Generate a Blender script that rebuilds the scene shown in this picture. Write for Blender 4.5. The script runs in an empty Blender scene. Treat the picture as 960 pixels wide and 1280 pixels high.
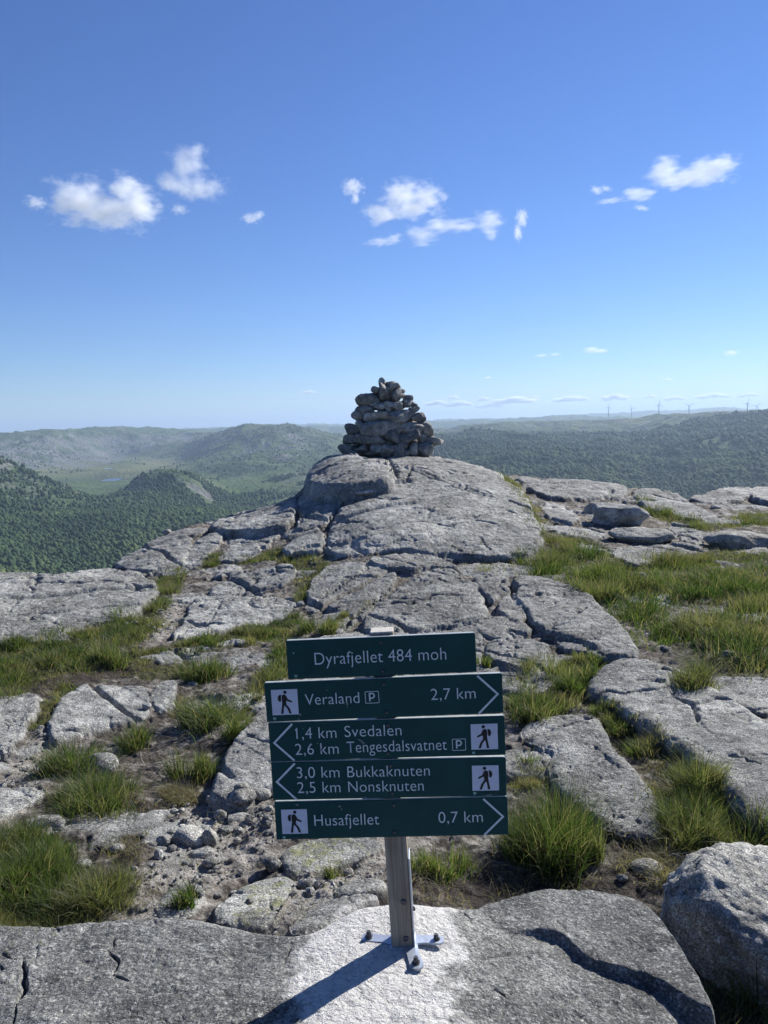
import bpy, bmesh, math, random
import numpy as np
from mathutils import Vector, Matrix

S = bpy.context.scene
COL = S.collection
R = math.radians

# ------------------------------------------------------------------ camera, world, sun, exposure
CZ = 1.385                       # eye height above the foot of the signpost
FPX = 960.0                      # focal length in photograph pixels (960 x 1280)
PITCH, ROLL = R(6.5), R(1.5)
_f = Vector((0, math.cos(PITCH), -math.sin(PITCH)))
_r0 = Vector((1, 0, 0)); _u0 = Vector((0, math.sin(PITCH), math.cos(PITCH)))
_R = math.cos(ROLL) * _r0 - math.sin(ROLL) * _u0
_U = math.sin(ROLL) * _r0 + math.cos(ROLL) * _u0
cam = bpy.data.objects.new('camera', bpy.data.cameras.new('camera'))
COL.objects.link(cam); S.camera = cam
cam.matrix_world = Matrix(((_R.x, _U.x, -_f.x, 0), (_R.y, _U.y, -_f.y, 0), (_R.z, _U.z, -_f.z, CZ), (0, 0, 0, 1)))
cam.data.sensor_fit = 'VERTICAL'; cam.data.sensor_height = 36.0
cam.data.lens = 36.0 * FPX / 1280.0
cam.data.clip_start = 0.05; cam.data.clip_end = 150000

SUN_AZ, SUN_EL = R(45), R(32)    # azimuth measured from +Y towards +X
W = bpy.data.worlds.new('World'); S.world = W; W.use_nodes = True
nt = W.node_tree; nt.nodes.clear()
sky = nt.nodes.new('ShaderNodeTexSky'); sky.sky_type = 'NISHITA'; sky.sun_disc = False
sky.sun_elevation = SUN_EL; sky.sun_rotation = SUN_AZ
sky.altitude = 480; sky.air_density = 1.0; sky.dust_density = 0.0; sky.ozone_density = 8.0
bg = nt.nodes.new('ShaderNodeBackground'); bg.inputs['Strength'].default_value = 0.058
wo = nt.nodes.new('ShaderNodeOutputWorld')
hs = nt.nodes.new('ShaderNodeHueSaturation'); hs.inputs['Saturation'].default_value = 1.08; hs.inputs['Hue'].default_value = 0.511
nt.links.new(sky.outputs[0], hs.inputs['Color']); nt.links.new(hs.outputs[0], bg.inputs[0]); nt.links.new(bg.outputs[0], wo.inputs[0])
sun = bpy.data.objects.new('sun', bpy.data.lights.new('sun', 'SUN'))
COL.objects.link(sun)
sun.data.energy = 4.2; sun.data.angle = R(0.5); sun.data.color = (1.0, 0.965, 0.90)
sd = Vector((math.sin(SUN_AZ) * math.cos(SUN_EL), math.cos(SUN_AZ) * math.cos(SUN_EL), math.sin(SUN_EL)))
sun.rotation_euler = sd.to_track_quat('Z', 'Y').to_euler(); sun.location = (10, 10, 30)

vs = S.view_settings
vs.view_transform = 'Standard'; vs.look = 'None'; vs.gamma = 1.0; vs.use_curve_mapping = False
vs.exposure = 1.1
S.render.engine = 'CYCLES'
S.cycles.max_bounces = 12; S.cycles.diffuse_bounces = 3; S.cycles.glossy_bounces = 2
S.cycles.transmission_bounces = 3; S.cycles.transparent_max_bounces = 12; S.cycles.volume_bounces = 12
S.cycles.volume_step_rate = 0.6
S.cycles.use_denoising = True

# ------------------------------------------------------------------ numeric helpers
_cR = np.array(_R); _cU = np.array(_U); _cF = np.array(_f)

def rays(px, py):
    px = np.asarray(px, float); py = np.asarray(py, float)
    d = (px[..., None] - 480) / FPX * _cR - (py[..., None] - 640) / FPX * _cU + _cF
    return d / np.linalg.norm(d, axis=-1, keepdims=True)

def az_slope(px, py):
    d = rays(px, py); h = np.hypot(d[..., 0], d[..., 1])
    return np.arctan2(d[..., 0], d[..., 1]), -d[..., 2] / h      # azimuth, drop per horizontal metre

def _hash(ix, iy, s):
    h = (ix.astype(np.int64) * 374761393 + iy.astype(np.int64) * 668265263 + s * 1442695041) & 0xFFFFFFFF
    h = ((h ^ (h >> 13)) * 1274126177) & 0xFFFFFFFF
    h = h ^ (h >> 16)
    return (h & 0xFFFFFF) / float(0x1000000)

def pnoise(x, y, s=0):
    """gradient noise, about -0.7..0.7"""
    x0 = np.floor(x); y0 = np.floor(y); fx = x - x0; fy = y - y0
    u = fx * fx * fx * (fx * (fx * 6 - 15) + 10); v = fy * fy * fy * (fy * (fy * 6 - 15) + 10)
    def g(i, j):
        a = _hash(x0 + i, y0 + j, s) * 2 * np.pi
        return np.cos(a) * (fx - i) + np.sin(a) * (fy - j)
    a = g(0, 0); b = g(1, 0); c = g(0, 1); d = g(1, 1)
    return (a + (b - a) * u) + ((c + (d - c) * u) - (a + (b - a) * u)) * v

def fbm(x, y, oct=4, s=0, gain=0.5, lac=2.03):
    t = 0; a = 1.0
    for k in range(oct):
        t = t + a * pnoise(x, y, s + k * 17); x = x * lac + 13.7; y = y * lac - 7.1; a *= gain
    return t

def ridged(x, y, oct=4, s=0):
    t = 0; a = 1.0
    for k in range(oct):
        t = t + a * (1 - 2.2 * np.abs(pnoise(x, y, s + k * 17))); x = x * 2.1 + 3.3; y = y * 2.1 - 9.1; a *= 0.5
    return t

def voro_edge(x, y, s=0, jit=0.85):
    """F2-F1 of a cellular pattern and the cell's random value"""
    x0 = np.floor(x); y0 = np.floor(y)
    f1 = np.full(x.shape, 9.0); f2 = np.full(x.shape, 9.0); cid = np.zeros(x.shape)
    for i in (-1, 0, 1):
        for j in (-1, 0, 1):
            a = x0 + i; b = y0 + j
            cx = a + 0.5 + jit * (_hash(a, b, s) - 0.5); cy = b + 0.5 + jit * (_hash(a, b, s + 5) - 0.5)
            d = np.hypot(x - cx, y - cy); n = d < f1
            f2 = np.where(n, f1, np.minimum(f2, d)); cid = np.where(n, _hash(a, b, s + 9), cid); f1 = np.where(n, d, f1)
    return f2 - f1, cid

def vnoise3(p, s=0):
    p0 = np.floor(p); f = p - p0; f = f * f * (3 - 2 * f); t = 0
    for i in (0, 1):
        for j in (0, 1):
            for k in (0, 1):
                w = (f[:, 0] if i else 1 - f[:, 0]) * (f[:, 1] if j else 1 - f[:, 1]) * (f[:, 2] if k else 1 - f[:, 2])
                t = t + w * _hash(p0[:, 0] + i + 57 * (p0[:, 2] + k), p0[:, 1] + j - 31 * (p0[:, 2] + k), s)
    return t - 0.5

def smooth(a, b, x):
    t = np.clip((x - a) / (b - a), 0, 1); return t * t * (3 - 2 * t)

class TPS:
    def __init__(s, P, z, lam=1e-3):
        P = np.asarray(P, float); n = len(P); s.P = P
        A = np.zeros((n + 3, n + 3)); A[:n, :n] = s.k(P, P) + lam * np.eye(n)
        A[:n, n] = 1; A[:n, n + 1:] = P; A[n, :n] = 1; A[n + 1:, :n] = P.T
        s.w = np.linalg.solve(A, np.concatenate([z, np.zeros(3)]))
    def k(s, a, b):
        d2 = (a[:, None, 0] - b[None, :, 0]) ** 2 + (a[:, None, 1] - b[None, :, 1]) ** 2
        return 0.5 * d2 * np.log(d2 + 1e-12)
    def __call__(s, Q):
        out = np.empty(len(Q)); n = len(s.P)
        for i in range(0, len(Q), 60000):
            q = Q[i:i + 60000]
            out[i:i + 60000] = s.k(q, s.P) @ s.w[:n] + s.w[n] + q @ s.w[n + 1:]
        return out

def seg_dist_t(x, y, P):
    n = len(P); best = np.full(x.shape, 1e9); T = np.zeros(x.shape)
    for i in range(n - 1):
        a = P[i]; b = P[i + 1]; dx, dy = b - a; L = dx * dx + dy * dy + 1e-12
        t = np.clip(((x - a[0]) * dx + (y - a[1]) * dy) / L, 0, 1); q = (x - a[0] - t * dx) ** 2 + (y - a[1] - t * dy) ** 2
        n_ = q < best; best = np.where(n_, q, best); T = np.where(n_, (i + t) / (n - 1), T)
    return np.sqrt(best), T

def seg_dist(x, y, P, closed):
    n = len(P); best = np.full(x.shape, 1e9)
    for i in range(n if closed else n - 1):
        a = P[i]; b = P[(i + 1) % n]; dx, dy = b - a; L = dx * dx + dy * dy + 1e-12
        t = np.clip(((x - a[0]) * dx + (y - a[1]) * dy) / L, 0, 1)
        best = np.minimum(best, (x - a[0] - t * dx) ** 2 + (y - a[1] - t * dy) ** 2)
    return np.sqrt(best)

def inside(x, y, P):
    r = np.zeros(x.shape, bool); n = len(P)
    for i in range(n):
        x1, y1 = P[i]; x2, y2 = P[(i + 1) % n]
        if y1 == y2: continue
        c = (y1 > y) != (y2 > y)
        r ^= c & (x < (x2 - x1) * (y - y1) / (y2 - y1) + x1)
    return r

def chaikin(P, k=2):
    P = np.asarray(P, float)
    for _ in range(k):
        Q = np.roll(P, -1, 0); P = np.stack([P * .75 + Q * .25, P * .25 + Q * .75], 1).reshape(-1, P.shape[1])
    return P

# ------------------------------------------------------------------ object helpers
def np_mesh(name, V, polys, smooth_=True):
    """polys: list of int arrays, each (n, k)"""
    me = bpy.data.meshes.new(name); V = np.ascontiguousarray(V, dtype=np.float32)
    polys = [np.asarray(p, dtype=np.int32) for p in polys if len(p)]
    li = np.concatenate([p.ravel() for p in polys])
    cnt = np.concatenate([np.full(len(p), p.shape[1], np.int32) for p in polys])
    st = np.concatenate([[0], np.cumsum(cnt)[:-1]]).astype(np.int32)
    me.vertices.add(len(V)); me.vertices.foreach_set('co', V.ravel())
    me.loops.add(len(li)); me.loops.foreach_set('vertex_index', li)
    me.polygons.add(len(cnt)); me.polygons.foreach_set('loop_start', st)
    me.update(calc_edges=True)
    me.polygons.foreach_set('use_smooth', np.full(len(cnt), smooth_, bool)); me.validate()
    return me

def vcol(me, name, C):
    C = np.asarray(C, np.float32)
    if C.shape[1] == 3: C = np.concatenate([C, np.ones((len(C), 1), np.float32)], 1)
    a = me.color_attributes.new(name, 'FLOAT_COLOR', 'POINT'); a.data.foreach_set('color', np.ascontiguousarray(C).ravel())

def link(name, me, mat=None, parent=None, loc=None):
    o = bpy.data.objects.new(name, me); COL.objects.link(o)
    if mat and me is not None and not me.materials: me.materials.append(mat)
    if parent: o.parent = parent
    if loc is not None: o.location = loc
    return o

def tag(o, label=None, cat=None, group=None, kind=None):
    if label: o['label'] = label
    if cat: o['category'] = cat
    if group: o['group'] = group
    if kind: o['kind'] = kind
    return o

def bm_obj(name, bm, mat, parent=None, smooth_=False, loc=None):
    me = bpy.data.meshes.new(name); bm.to_mesh(me); bm.free()
    if smooth_: me.polygons.foreach_set('use_smooth', [True] * len(me.polygons))
    return link(name, me, mat, parent, loc)

def bm_box(bm, c, s, M=None, bev=0):
    r = bmesh.ops.create_cube(bm, size=1); vs_ = r['verts']
    bmesh.ops.scale(bm, vec=s, verts=vs_)
    if bev:
        es = list({e for v in vs_ for e in v.link_edges})
        q = bmesh.ops.bevel(bm, geom=es, offset=bev, segments=2, affect='EDGES', profile=.5)
        vs_ = list({v for f in q['faces'] for v in f.verts} | {v for v in vs_ if v.is_valid})
    bmesh.ops.translate(bm, vec=c, verts=vs_)
    if M: bmesh.ops.transform(bm, matrix=M, verts=vs_)
    return vs_

def bm_cyl(bm, c, r1, r2, h, seg=16, M=None):
    q = bmesh.ops.create_cone(bm, cap_ends=True, segments=seg, radius1=r1, radius2=r2, depth=h)['verts']
    if M: bmesh.ops.transform(bm, matrix=M, verts=q)
    bmesh.ops.translate(bm, vec=c, verts=q)
    return q

def bm_prism(bm, pts, y0, y1):
    """outline in the local x,z plane, thick along y"""
    a = [bm.verts.new((p[0], y0, p[1])) for p in pts]; b = [bm.verts.new((p[0], y1, p[1])) for p in pts]
    n = len(pts); bm.faces.new(a); bm.faces.new(b[::-1])
    for i in range(n): bm.faces.new((a[i], b[i], b[(i + 1) % n], a[(i + 1) % n]))

# ------------------------------------------------------------------ material helpers
def newmat(name):
    m = bpy.data.materials.new(name); m.use_nodes = True; m.node_tree.nodes.clear(); return m, m.node_tree

class NT:
    def __init__(s, nt): s.t = nt
    def n(s, ty, ins=None, **kw):
        nd = s.t.nodes.new('ShaderNode' + ty)
        for k, v in kw.items(): setattr(nd, k, v)
        for k, v in (ins or {}).items(): s.set(nd, k, v)
        return nd
    def set(s, nd, k, v):
        i = nd.inputs[k]
        if isinstance(v, bpy.types.NodeSocket): s.t.links.new(v, i)
        elif isinstance(v, bpy.types.Node): s.t.links.new(v.outputs[0], i)
        else: i.default_value = v
    def noise(s, vec, scale, detail=4, rough=.5, dist=0, **k):
        return s.n('TexNoise', {'Vector': vec, 'Scale': scale, 'Detail': detail, 'Roughness': rough, 'Distortion': dist}, **k).outputs[0]
    def ramp(s, f, stops, interp='LINEAR'):
        nd = s.n('ValToRGB', {'Fac': f}); cr = nd.color_ramp; cr.interpolation = interp
        while len(cr.elements) < len(stops): cr.elements.new(.5)
        for e, (p, c) in zip(cr.elements, stops):
            e.position = p; e.color = (c, c, c, 1) if not isinstance(c, tuple) else (*c, 1)
        return nd.outputs[0]
    def mix(s, f, a, b, mode='MIX'):
        nd = s.t.nodes.new('ShaderNodeMix'); nd.data_type = 'RGBA'; nd.blend_type = mode; nd.clamp_factor = True
        for i, v in ((0, f), (6, a), (7, b)):
            if isinstance(v, bpy.types.NodeSocket): s.t.links.new(v, nd.inputs[i])
            else: nd.inputs[i].default_value = (*v, 1) if isinstance(v, tuple) else v
        return nd.outputs[2]
    def math(s, op, a, b=0, c=0, clamp=False):
        nd = s.n('Math', operation=op); nd.use_clamp = clamp
        for i, v in enumerate((a, b, c)):
            if isinstance(v, bpy.types.NodeSocket): s.t.links.new(v, nd.inputs[i])
            else: nd.inputs[i].default_value = v
        return nd.outputs[0]
    def bump(s, h, dist, strength=1.0, normal=None):
        nd = s.n('Bump', {'Height': h, 'Distance': dist, 'Strength': strength})
        if normal is not None: s.t.links.new(normal, nd.inputs['Normal'])
        return nd.outputs[0]
    def out(s, sh, vol=None):
        o = s.n('OutputMaterial')
        if sh is not None: s.t.links.new(sh, o.inputs[0])
        if vol is not None: s.t.links.new(vol, o.inputs[1])
    def pbsdf(s, col, rough=.9, normal=None, metal=0, spec=.3):
        nd = s.n('BsdfPrincipled', {'Roughness': rough, 'Metallic': metal, 'Specular IOR Level': spec})
        s.set(nd, 'Base Color', col if not isinstance(col, tuple) else (*col, 1))
        if normal is not None: s.t.links.new(normal, nd.inputs['Normal'])
        return nd.outputs[0]

def rock_color(g, vec):
    """granite: broad grey tones, dark and pale lichen blotches, salt-and-pepper crystals"""
    broad = g.noise(vec, .7, 5, .6)
    c = g.ramp(broad, [(.33, (.185, .186, .176)), (.5, (.280, .280, .262)), (.66, (.385, .382, .355))])
    stain = g.noise(g.n('VectorMath', {0: vec, 1: (5.3, 17.9, 2.2)}, operation='ADD'), .42, 7, .62)
    c = g.mix(1.0, c, g.ramp(stain, [(.40, .68), (.52, 1.0), (.64, 1.18)]), 'MULTIPLY')
    mid = g.noise(vec, 5.5, 9, .68)
    c = g.mix(1.0, c, g.ramp(mid, [(.34, .50), (.5, 1.0), (.64, 1.6)]), 'MULTIPLY')
    lich = g.noise(vec, 17, 6, .7)
    c = g.mix(g.ramp(lich, [(.56, 0.0), (.64, .75)]), c, (.085, .085, .088))
    pale = g.noise(g.n('VectorMath', {0: vec, 1: (31.7, 9.1, 4.4)}, operation='ADD'), 26, 5, .7)
    c = g.mix(g.ramp(pale, [(.56, 0.0), (.64, .8)]), c, (.50, .49, .46))
    sp = g.noise(vec, 150, 2, .6)
    c = g.mix(1.0, c, g.ramp(sp, [(.30, .30), (.46, .85), (.55, 1.05), (.70, 2.1)]), 'MULTIPLY')
    return c, mid, lich, sp

def rock_bump(g, vec, mid, lich, sp):
    h1 = g.noise(vec, 9, 8, .62)
    b = g.bump(h1, .085, .7)
    b = g.bump(g.noise(vec, 45, 6, .65), .018, .8, b)
    return g.bump(sp, .0035, .6, b)

def m_rock(name, tint=(1, 1, 1), object_space=True):
    m, t = newmat(name); g = NT(t)
    tc = g.n('TexCoord'); vec = tc.outputs['Object']
    oi = g.n('ObjectInfo')
    off = g.n('VectorMath', {0: oi.outputs['Random'], 1: (37., 53., 71.)}, operation='MULTIPLY')
    vec = g.n('VectorMath', {0: vec, 1: off.outputs[0]}, operation='ADD').outputs[0]
    c, mid, lich, sp = rock_color(g, vec)
    c = g.mix(1.0, c, g.ramp(oi.outputs['Random'], [(0, (.8, .8, .82)), (.5, (1, .98, .95)), (1, (1.2, 1.15, 1.08))]), 'MULTIPLY')
    c = g.mix(1.0, c, tint, 'MULTIPLY')
    g.out(g.pbsdf(c, .88, rock_bump(g, vec, mid, lich, sp))); return m

def m_plain(name, col, rough=.6, metal=0, spec=.4, var=.25, scale=30, bump=0):
    m, t = newmat(name); g = NT(t); vec = g.n('TexCoord').outputs['Object']
    n = g.noise(vec, scale, 5, .6)
    c = g.mix(1.0, col, g.ramp(n, [(.3, 1 - var), (.7, 1 + var)]), 'MULTIPLY')
    g.out(g.pbsdf(c, rough, g.bump(n, bump) if bump else None, metal, spec)); return m

def m_grass(name):
    m, t = newmat(name); g = NT(t)
    a = g.n('Attribute', attribute_name='Col'); sep = g.n('SeparateColor', {0: a.outputs['Color']})
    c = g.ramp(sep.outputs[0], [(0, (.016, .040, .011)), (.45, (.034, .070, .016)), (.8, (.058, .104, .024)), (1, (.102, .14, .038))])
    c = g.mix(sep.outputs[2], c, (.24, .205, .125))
    d = g.n('BsdfPrincipled', {'Roughness': .55, 'Specular IOR Level': .25}); g.set(d, 'Base Color', c)
    tr = g.n('BsdfTranslucent'); g.set(tr, 'Color', g.mix(1.0, c, (1.35, 1.4, .8), 'MULTIPLY'))
    mx = g.n('MixShader', {0: .5}); t.links.new(d.outputs[0], mx.inputs[1]); t.links.new(tr.outputs[0], mx.inputs[2])
    g.out(mx.outputs[0]); return m
M_STONE = m_rock('granite_stone')
M_CAIRN = m_rock('cairn_granite', (.86, .87, .88))
M_GRASS = m_grass('grass_blade')
# ------------------------------------------------------------------ far country: hills, valley, lake, forest
def far_pts():
    # photograph pixel, horizontal distance in km -> height so that the point shows there
    L = [(-250,640,1.6),(-250,580,2.6),(-250,560,5.5),(-250,548,9),
         (0,730,1.35),(120,730,1.35),(0,690,1.65),(100,690,1.62),(200,700,1.5),(0,650,2.0),(90,655,1.95),(160,640,2.1),(230,645,2.0),(300,650,1.9),
         (40,630,2.35),(90,622,2.5),(0,580,2.75),(-90,578,2.7),(40,595,2.8),(75,612,2.95),(-60,590,3.3),(20,612,3.4),
         (120,626,3.1),(135,601,4.0),(100,608,3.5),(170,606,3.6),(200,583,5.3),(150,578,5.6),(130,584,5.0),
         (180,597,2.95),(222,601,2.75),(245,611,2.7),(268,628,2.65),(200,622,2.5),(150,622,2.9),(230,598,3.3),(280,600,3.6),(180,604,3.4),
         (200,569,6.4),(140,572,6.6),(240,573,5.8),
         (0,584,5.2),(60,585,5.6),(100,585,5.9),(140,576,6.9),(40,546,6.9),(80,542,7.2),(150,540,7.8),(230,539,8.4),(0,551,6.8),(-120,552,6.9),
         (30,549,8.2),(100,545,9),(200,541,10),(290,545,8),
         (262,549,5.9),(262,556,5.6),(300,556,5.2),(345,536,5.3),(310,542,5.4),(395,543,5.4),(400,552,5.0),(345,560,4.7),(430,548,6.2),
         (300,580,4.0),(300,605,3.2),(360,590,3.5),(400,600,3.0),(420,570,4.3),(330,640,2.3),(420,640,2.2),(480,580,3.6),(470,550,5.6),(480,640,2.2),
         (560,640,2.0),(560,570,3.2),(540,552,4.4),(560,540,5.6),(620,532,6.6),(640,536,5.6),(610,548,4.2),(640,575,2.9),(720,640,2.0),(720,590,2.6),
         (690,530,6.4),(740,531,6.6),(700,540,5.0),(720,556,3.9),(660,556,3.7),(790,528,5.6),(800,612,2.4),(800,575,3.0),(790,548,4.3),(830,535,4.6),
         (850,522,5.6),(880,519,5.4),(930,518,5.2),(960,517,5.0),(870,545,3.9),(910,560,3.2),(960,545,3.7),(960,590,2.6),(960,640,2.1),(1060,520,4.4),(1060,560,3.0),(1060,640,2.0),(1200,520,4.0),(1200,640,1.9)]
    P = []; Z = []
    for px, py, km in L:
        a, s = az_slope(px, py); P.append((a * 2.2, math.log(km))); Z.append(CZ - s * km * 1000)
    for a in (-34, -22, -10, 0, 10, 22, 34):                     # ground close under the summit, and the plateau far behind
        P.append((R(a) * 2.2, math.log(.35))); Z.append(-150)
        P.append((R(a) * 2.2, math.log(.75))); Z.append(-250 if a < 5 else -220)
        P.append((R(a) * 2.2, math.log(9.5 if a < 0 else 8.0))); Z.append(-170)
        P.append((R(a) * 2.2, math.log(13.))); Z.append(-150)
    return TPS(P, np.array(Z), 2e-3)
FAR = far_pts()
def lake_poly():
    pts = [(126,602),(130,599.4),(140,598),(150,597.3),(154,598),(148,600.3),(138,602.3),(130,603.2)]
    a, s = az_slope([p[0] for p in pts], [p[1] for p in pts]); zl = -255.0
    r = (CZ - zl) / s
    return np.stack([np.sin(a) * r, np.cos(a) * r], 1), zl
LAKE, LAKE_Z = lake_poly()
pond_px = [(129,586.2),(134,585),(141,584.8),(140,586),(134,586.9)]
_a, _s = az_slope([p[0] for p in pond_px], [p[1] for p in pond_px]); POND_Z = -226.0; _rr = (CZ - POND_Z) / _s
POND = np.stack([np.sin(_a) * _rr, np.cos(_a) * _rr], 1)

RIDGES = []
for r0, w, pts in ((11.0, 1.7, [(-200,548),(0,547),(100,543),(300,536),(400,533),(480,530),(530,527.5),(560,527),(600,525),(640,525),(690,519.5),(715,521),(740,523),(780,521),(830,523),(880,516),(960,515),(1200,514)]),
                   (17.5, 2.6, [(-100,542),(0,544),(30,541),(75,540),(110,541.5),(190,537),(240,536),(300,534),(340,532),(400,531),(500,529.5),(560,525),(620,524),(680,521.5),(700,519.5),(760,517.5),(800,514.5),(860,513.5),(880,512),(905,509),(930,511),(960,513.5),(1200,514)])):
    a_, s_ = az_slope([p[0] for p in pts], [p[1] for p in pts]); RIDGES.append((a_, CZ - s_ * r0 * 1000, r0, w))
def far_z(x, y, detail=True):
    a = np.arctan2(x, y); r = np.hypot(x, y); ac = np.clip(a, R(-36), R(36))
    rk = np.clip(r / 1000, .3, 13.)
    z = FAR(np.stack([ac * 2.2, np.log(rk)], 1))
    # rolling ranges on the far plateau
    far = smooth(9.5, 15, r / 1000)
    rng = -70 + 60 * fbm(x / 3200 + 3.1, y / 2600, 4, 41)
    z = z * (1 - far) + rng * far * smooth(42, 24, r / 1000) - (1 - smooth(42, 24, r / 1000)) * far * 60
    for ra, rz, r0, w in RIDGES:
        cz = np.interp(a, ra, rz) + 34 * fbm(x / 1500, y / 1500, 5, int(r0)); z = np.maximum(z, -700 + (cz + 700) * np.exp(-((r / 1000 - r0) / w) ** 2))
    if detail:
        amp = smooth(.3, 2.5, r / 1000)
        hilly = smooth(-265, -150, z)
        z = z + amp * (5 + 20 * hilly) * smooth(1.0, 3.0, r / 1000) * fbm(x / 420, y / 420, 5, 7) + amp * hilly * 24 * ridged(x / 330, y / 380, 5, 21) - 17 * hilly
    for P, wz in ((LAKE, LAKE_Z), (POND, POND_Z)):
        d = seg_dist(x, y, P, True); ins = inside(x, y, P); sdv = np.where(ins, d, -d)
        z = np.where(sdv > -220, z + (np.clip(wz + 2.5 - z, -60, 60)) * smooth(-220, -20, sdv), z)
        z = np.where(sdv > -15, np.minimum(z, wz + 3 - 6 * smooth(-15, 10, sdv)), z)
    return z

_az = np.concatenate([np.arange(-178, -44, 6.), np.arange(-44, -30, .5), np.arange(-30, 30, .055), np.arange(30, 44, .5), np.arange(44, 179, 6.)])
_rk = np.concatenate([np.geomspace(60, 1200, 40, endpoint=False), np.geomspace(1200, 9500, 560, endpoint=False), np.geomspace(9500, 45000, 120)])
A_, R_ = np.meshgrid(np.radians(_az), _rk)
X_ = (np.sin(A_) * R_).ravel(); Y_ = (np.cos(A_) * R_).ravel(); Z_ = far_z(X_, Y_)
Z_ = np.where(R_.ravel() < 400, np.minimum(Z_, -28 - .33 * (R_.ravel() - 60)), Z_)
na, nr = len(_az), len(_rk)
def grid_quads(nr, na, wrap):
    i = np.arange(nr - 1)[:, None] * na; j = np.arange(na if wrap else na - 1)[None, :]; j2 = (j + 1) % na
    return np.stack([(i + j).ravel(), (i + na + j).ravel(), (i + na + j2).ravel(), (i + j2).ravel()], 1)[:, ::-1]
zz = Z_.reshape(nr, na)
dzr = np.gradient(zz, axis=0) / np.gradient(R_, axis=0); dza = np.gradient(zz, axis=1) / (R_ * np.gradient(A_, axis=1))
slope = np.hypot(dzr, dza).ravel()
def in_px(poly, x, y, z):
    d = np.stack([x, y, z - CZ], 1); w = d @ _cF
    return inside(480 + FPX * (d @ _cR) / w, 640 - FPX * (d @ _cU) / w, np.array(poly, float))
def forest_mask(x, y, z, sl):
    a = np.degrees(np.arctan2(x, y)); r = np.hypot(x, y) / 1000
    n = fbm(x / 380, y / 380, 4, 77)
    left = (a < -1) & (r < 3.2)
    f = np.where(left, smooth(-.08, .16, n + .40 - .62 * smooth(2.15, 3.2, r) + .35 * smooth(.2, .45, sl) * smooth(3.2, 2.6, r)), 0)
    f = np.where((a < -1) & (r >= 3.2), smooth(.12, .26, n - .05 + .5 * smooth(.14, .3, sl)) * smooth(7.6, 6.2, r) * .8, f)
    right = a >= -1
    f = np.where(right, smooth(-.05, .1, n + .34 - .9 * smooth(3.9, 5.6, r) + .25 * smooth(4, 12, a) + .25 * smooth(2.8, 2.2, r)), f)
    return f
CLEAR = [(-20,606),(40,600),(76,609),(180,606),(204,622),(190,634),(120,640),(60,636),(-20,652)]
FM = forest_mask(X_, Y_, Z_, slope)
rn = fbm(X_ / 150, Y_ / 150, 5, 5); rr = np.hypot(X_, Y_) / 1000; aa = np.degrees(np.arctan2(X_, Y_))
rock = smooth(.34, .72, slope + .45 * rn) * (1 - .55 * FM)
rock = np.maximum(rock, smooth(.22, .42, rn) * .5 * (1 - FM) * smooth(-240, -200, Z_))
kn = in_px([(215,592),(230,592),(250,603),(268,626),(262,634),(244,618),(226,603)], X_, Y_, Z_) & (rr > 2.3) & (rr < 3.2)
rock = np.where(kn, np.clip(.55 + rn * 1.6, 0, 1), rock); FM = np.where(kn, FM * .3, FM)
cl = in_px([(-60,556),(40,549),(80,545),(230,542),(262,549),(200,557),(160,566),(150,577),(100,585),(-60,588)], X_, Y_, Z_) & (rr > 5)
rock = np.where(cl, np.clip(.72 + rn * 1.7, 0, 1), rock); FM = np.where(cl, np.clip(.15 - rn * 1.2, 0, .6), FM)
h2 = in_px([(300,543),(345,533),(395,540),(405,560),(350,575),(300,562)], X_, Y_, Z_) & (rr > 4) & (rr < 6.5)
rock = np.where(h2, np.clip(rock + .12 + rn * .9, 0, 1), rock)
mead = smooth(4.0, 4.8, rr) * smooth(-9, -13, aa) * smooth(-190, -235, Z_) * smooth(8, 7, rr) * (1 - rock)
FM = FM * (1 - .8 * mead)
FM = np.where(in_px(CLEAR, X_, Y_, Z_) & (rr < 3.4), FM * .45 * (1 + 1.2 * rn), FM)
me = np_mesh('hills', np.stack([X_, Y_, Z_], 1), [grid_quads(nr, na, True)])
vcol(me, 'Col', np.stack([np.clip(FM, 0, 1), np.clip(rock, 0, 1), np.clip(mead, 0, 1)], 1))

def m_hills():
    m, t = newmat('hill_country'); g = NT(t); vec = g.n('TexCoord').outputs['Object']
    a = g.n('Attribute', attribute_name='Col'); sep = g.n('SeparateColor', {0: a.outputs['Color']})
    n = g.noise(vec, 1 / 180., 8, .65); n2 = g.noise(vec, 1 / 22., 6, .7)
    grass = g.ramp(n, [(.3, (.026, .056, .016)), (.5, (.054, .090, .024)), (.68, (.098, .125, .038))])
    grass = g.mix(sep.outputs[2], grass, g.ramp(n2, [(.35, (.11, .125, .045)), (.65, (.17, .165, .07))]))
    wood = g.ramp(n2, [(.3, (.016, .034, .014)), (.5, (.028, .055, .020)), (.7, (.050, .082, .030))])
    stone = g.ramp(n2, [(.3, (.065, .068, .07)), (.55, (.14, .14, .135)), (.75, (.27, .265, .245))])
    fm = g.math('MULTIPLY_ADD', g.math('SUBTRACT', n2, .5), 1.6, sep.outputs[0], True)
    c = g.mix(fm, grass, wood)
    rm = g.math('MULTIPLY_ADD', g.math('SUBTRACT', n2, .5), 2.4, sep.outputs[1], True)
    c = g.mix(rm, c, stone)
    v = g.n('TexVoronoi', {'Vector': vec, 'Scale': 1 / 15.}, feature='SMOOTH_F1').outputs['Distance']
    b = g.bump(v, -9.0, .9)
    b = g.bump(n2, 10, .6, b)
    g.out(g.pbsdf(c, .95, b, 0, .1)); return m
hills = link('hills', me, m_hills()); tag(hills, kind='structure')

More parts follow.
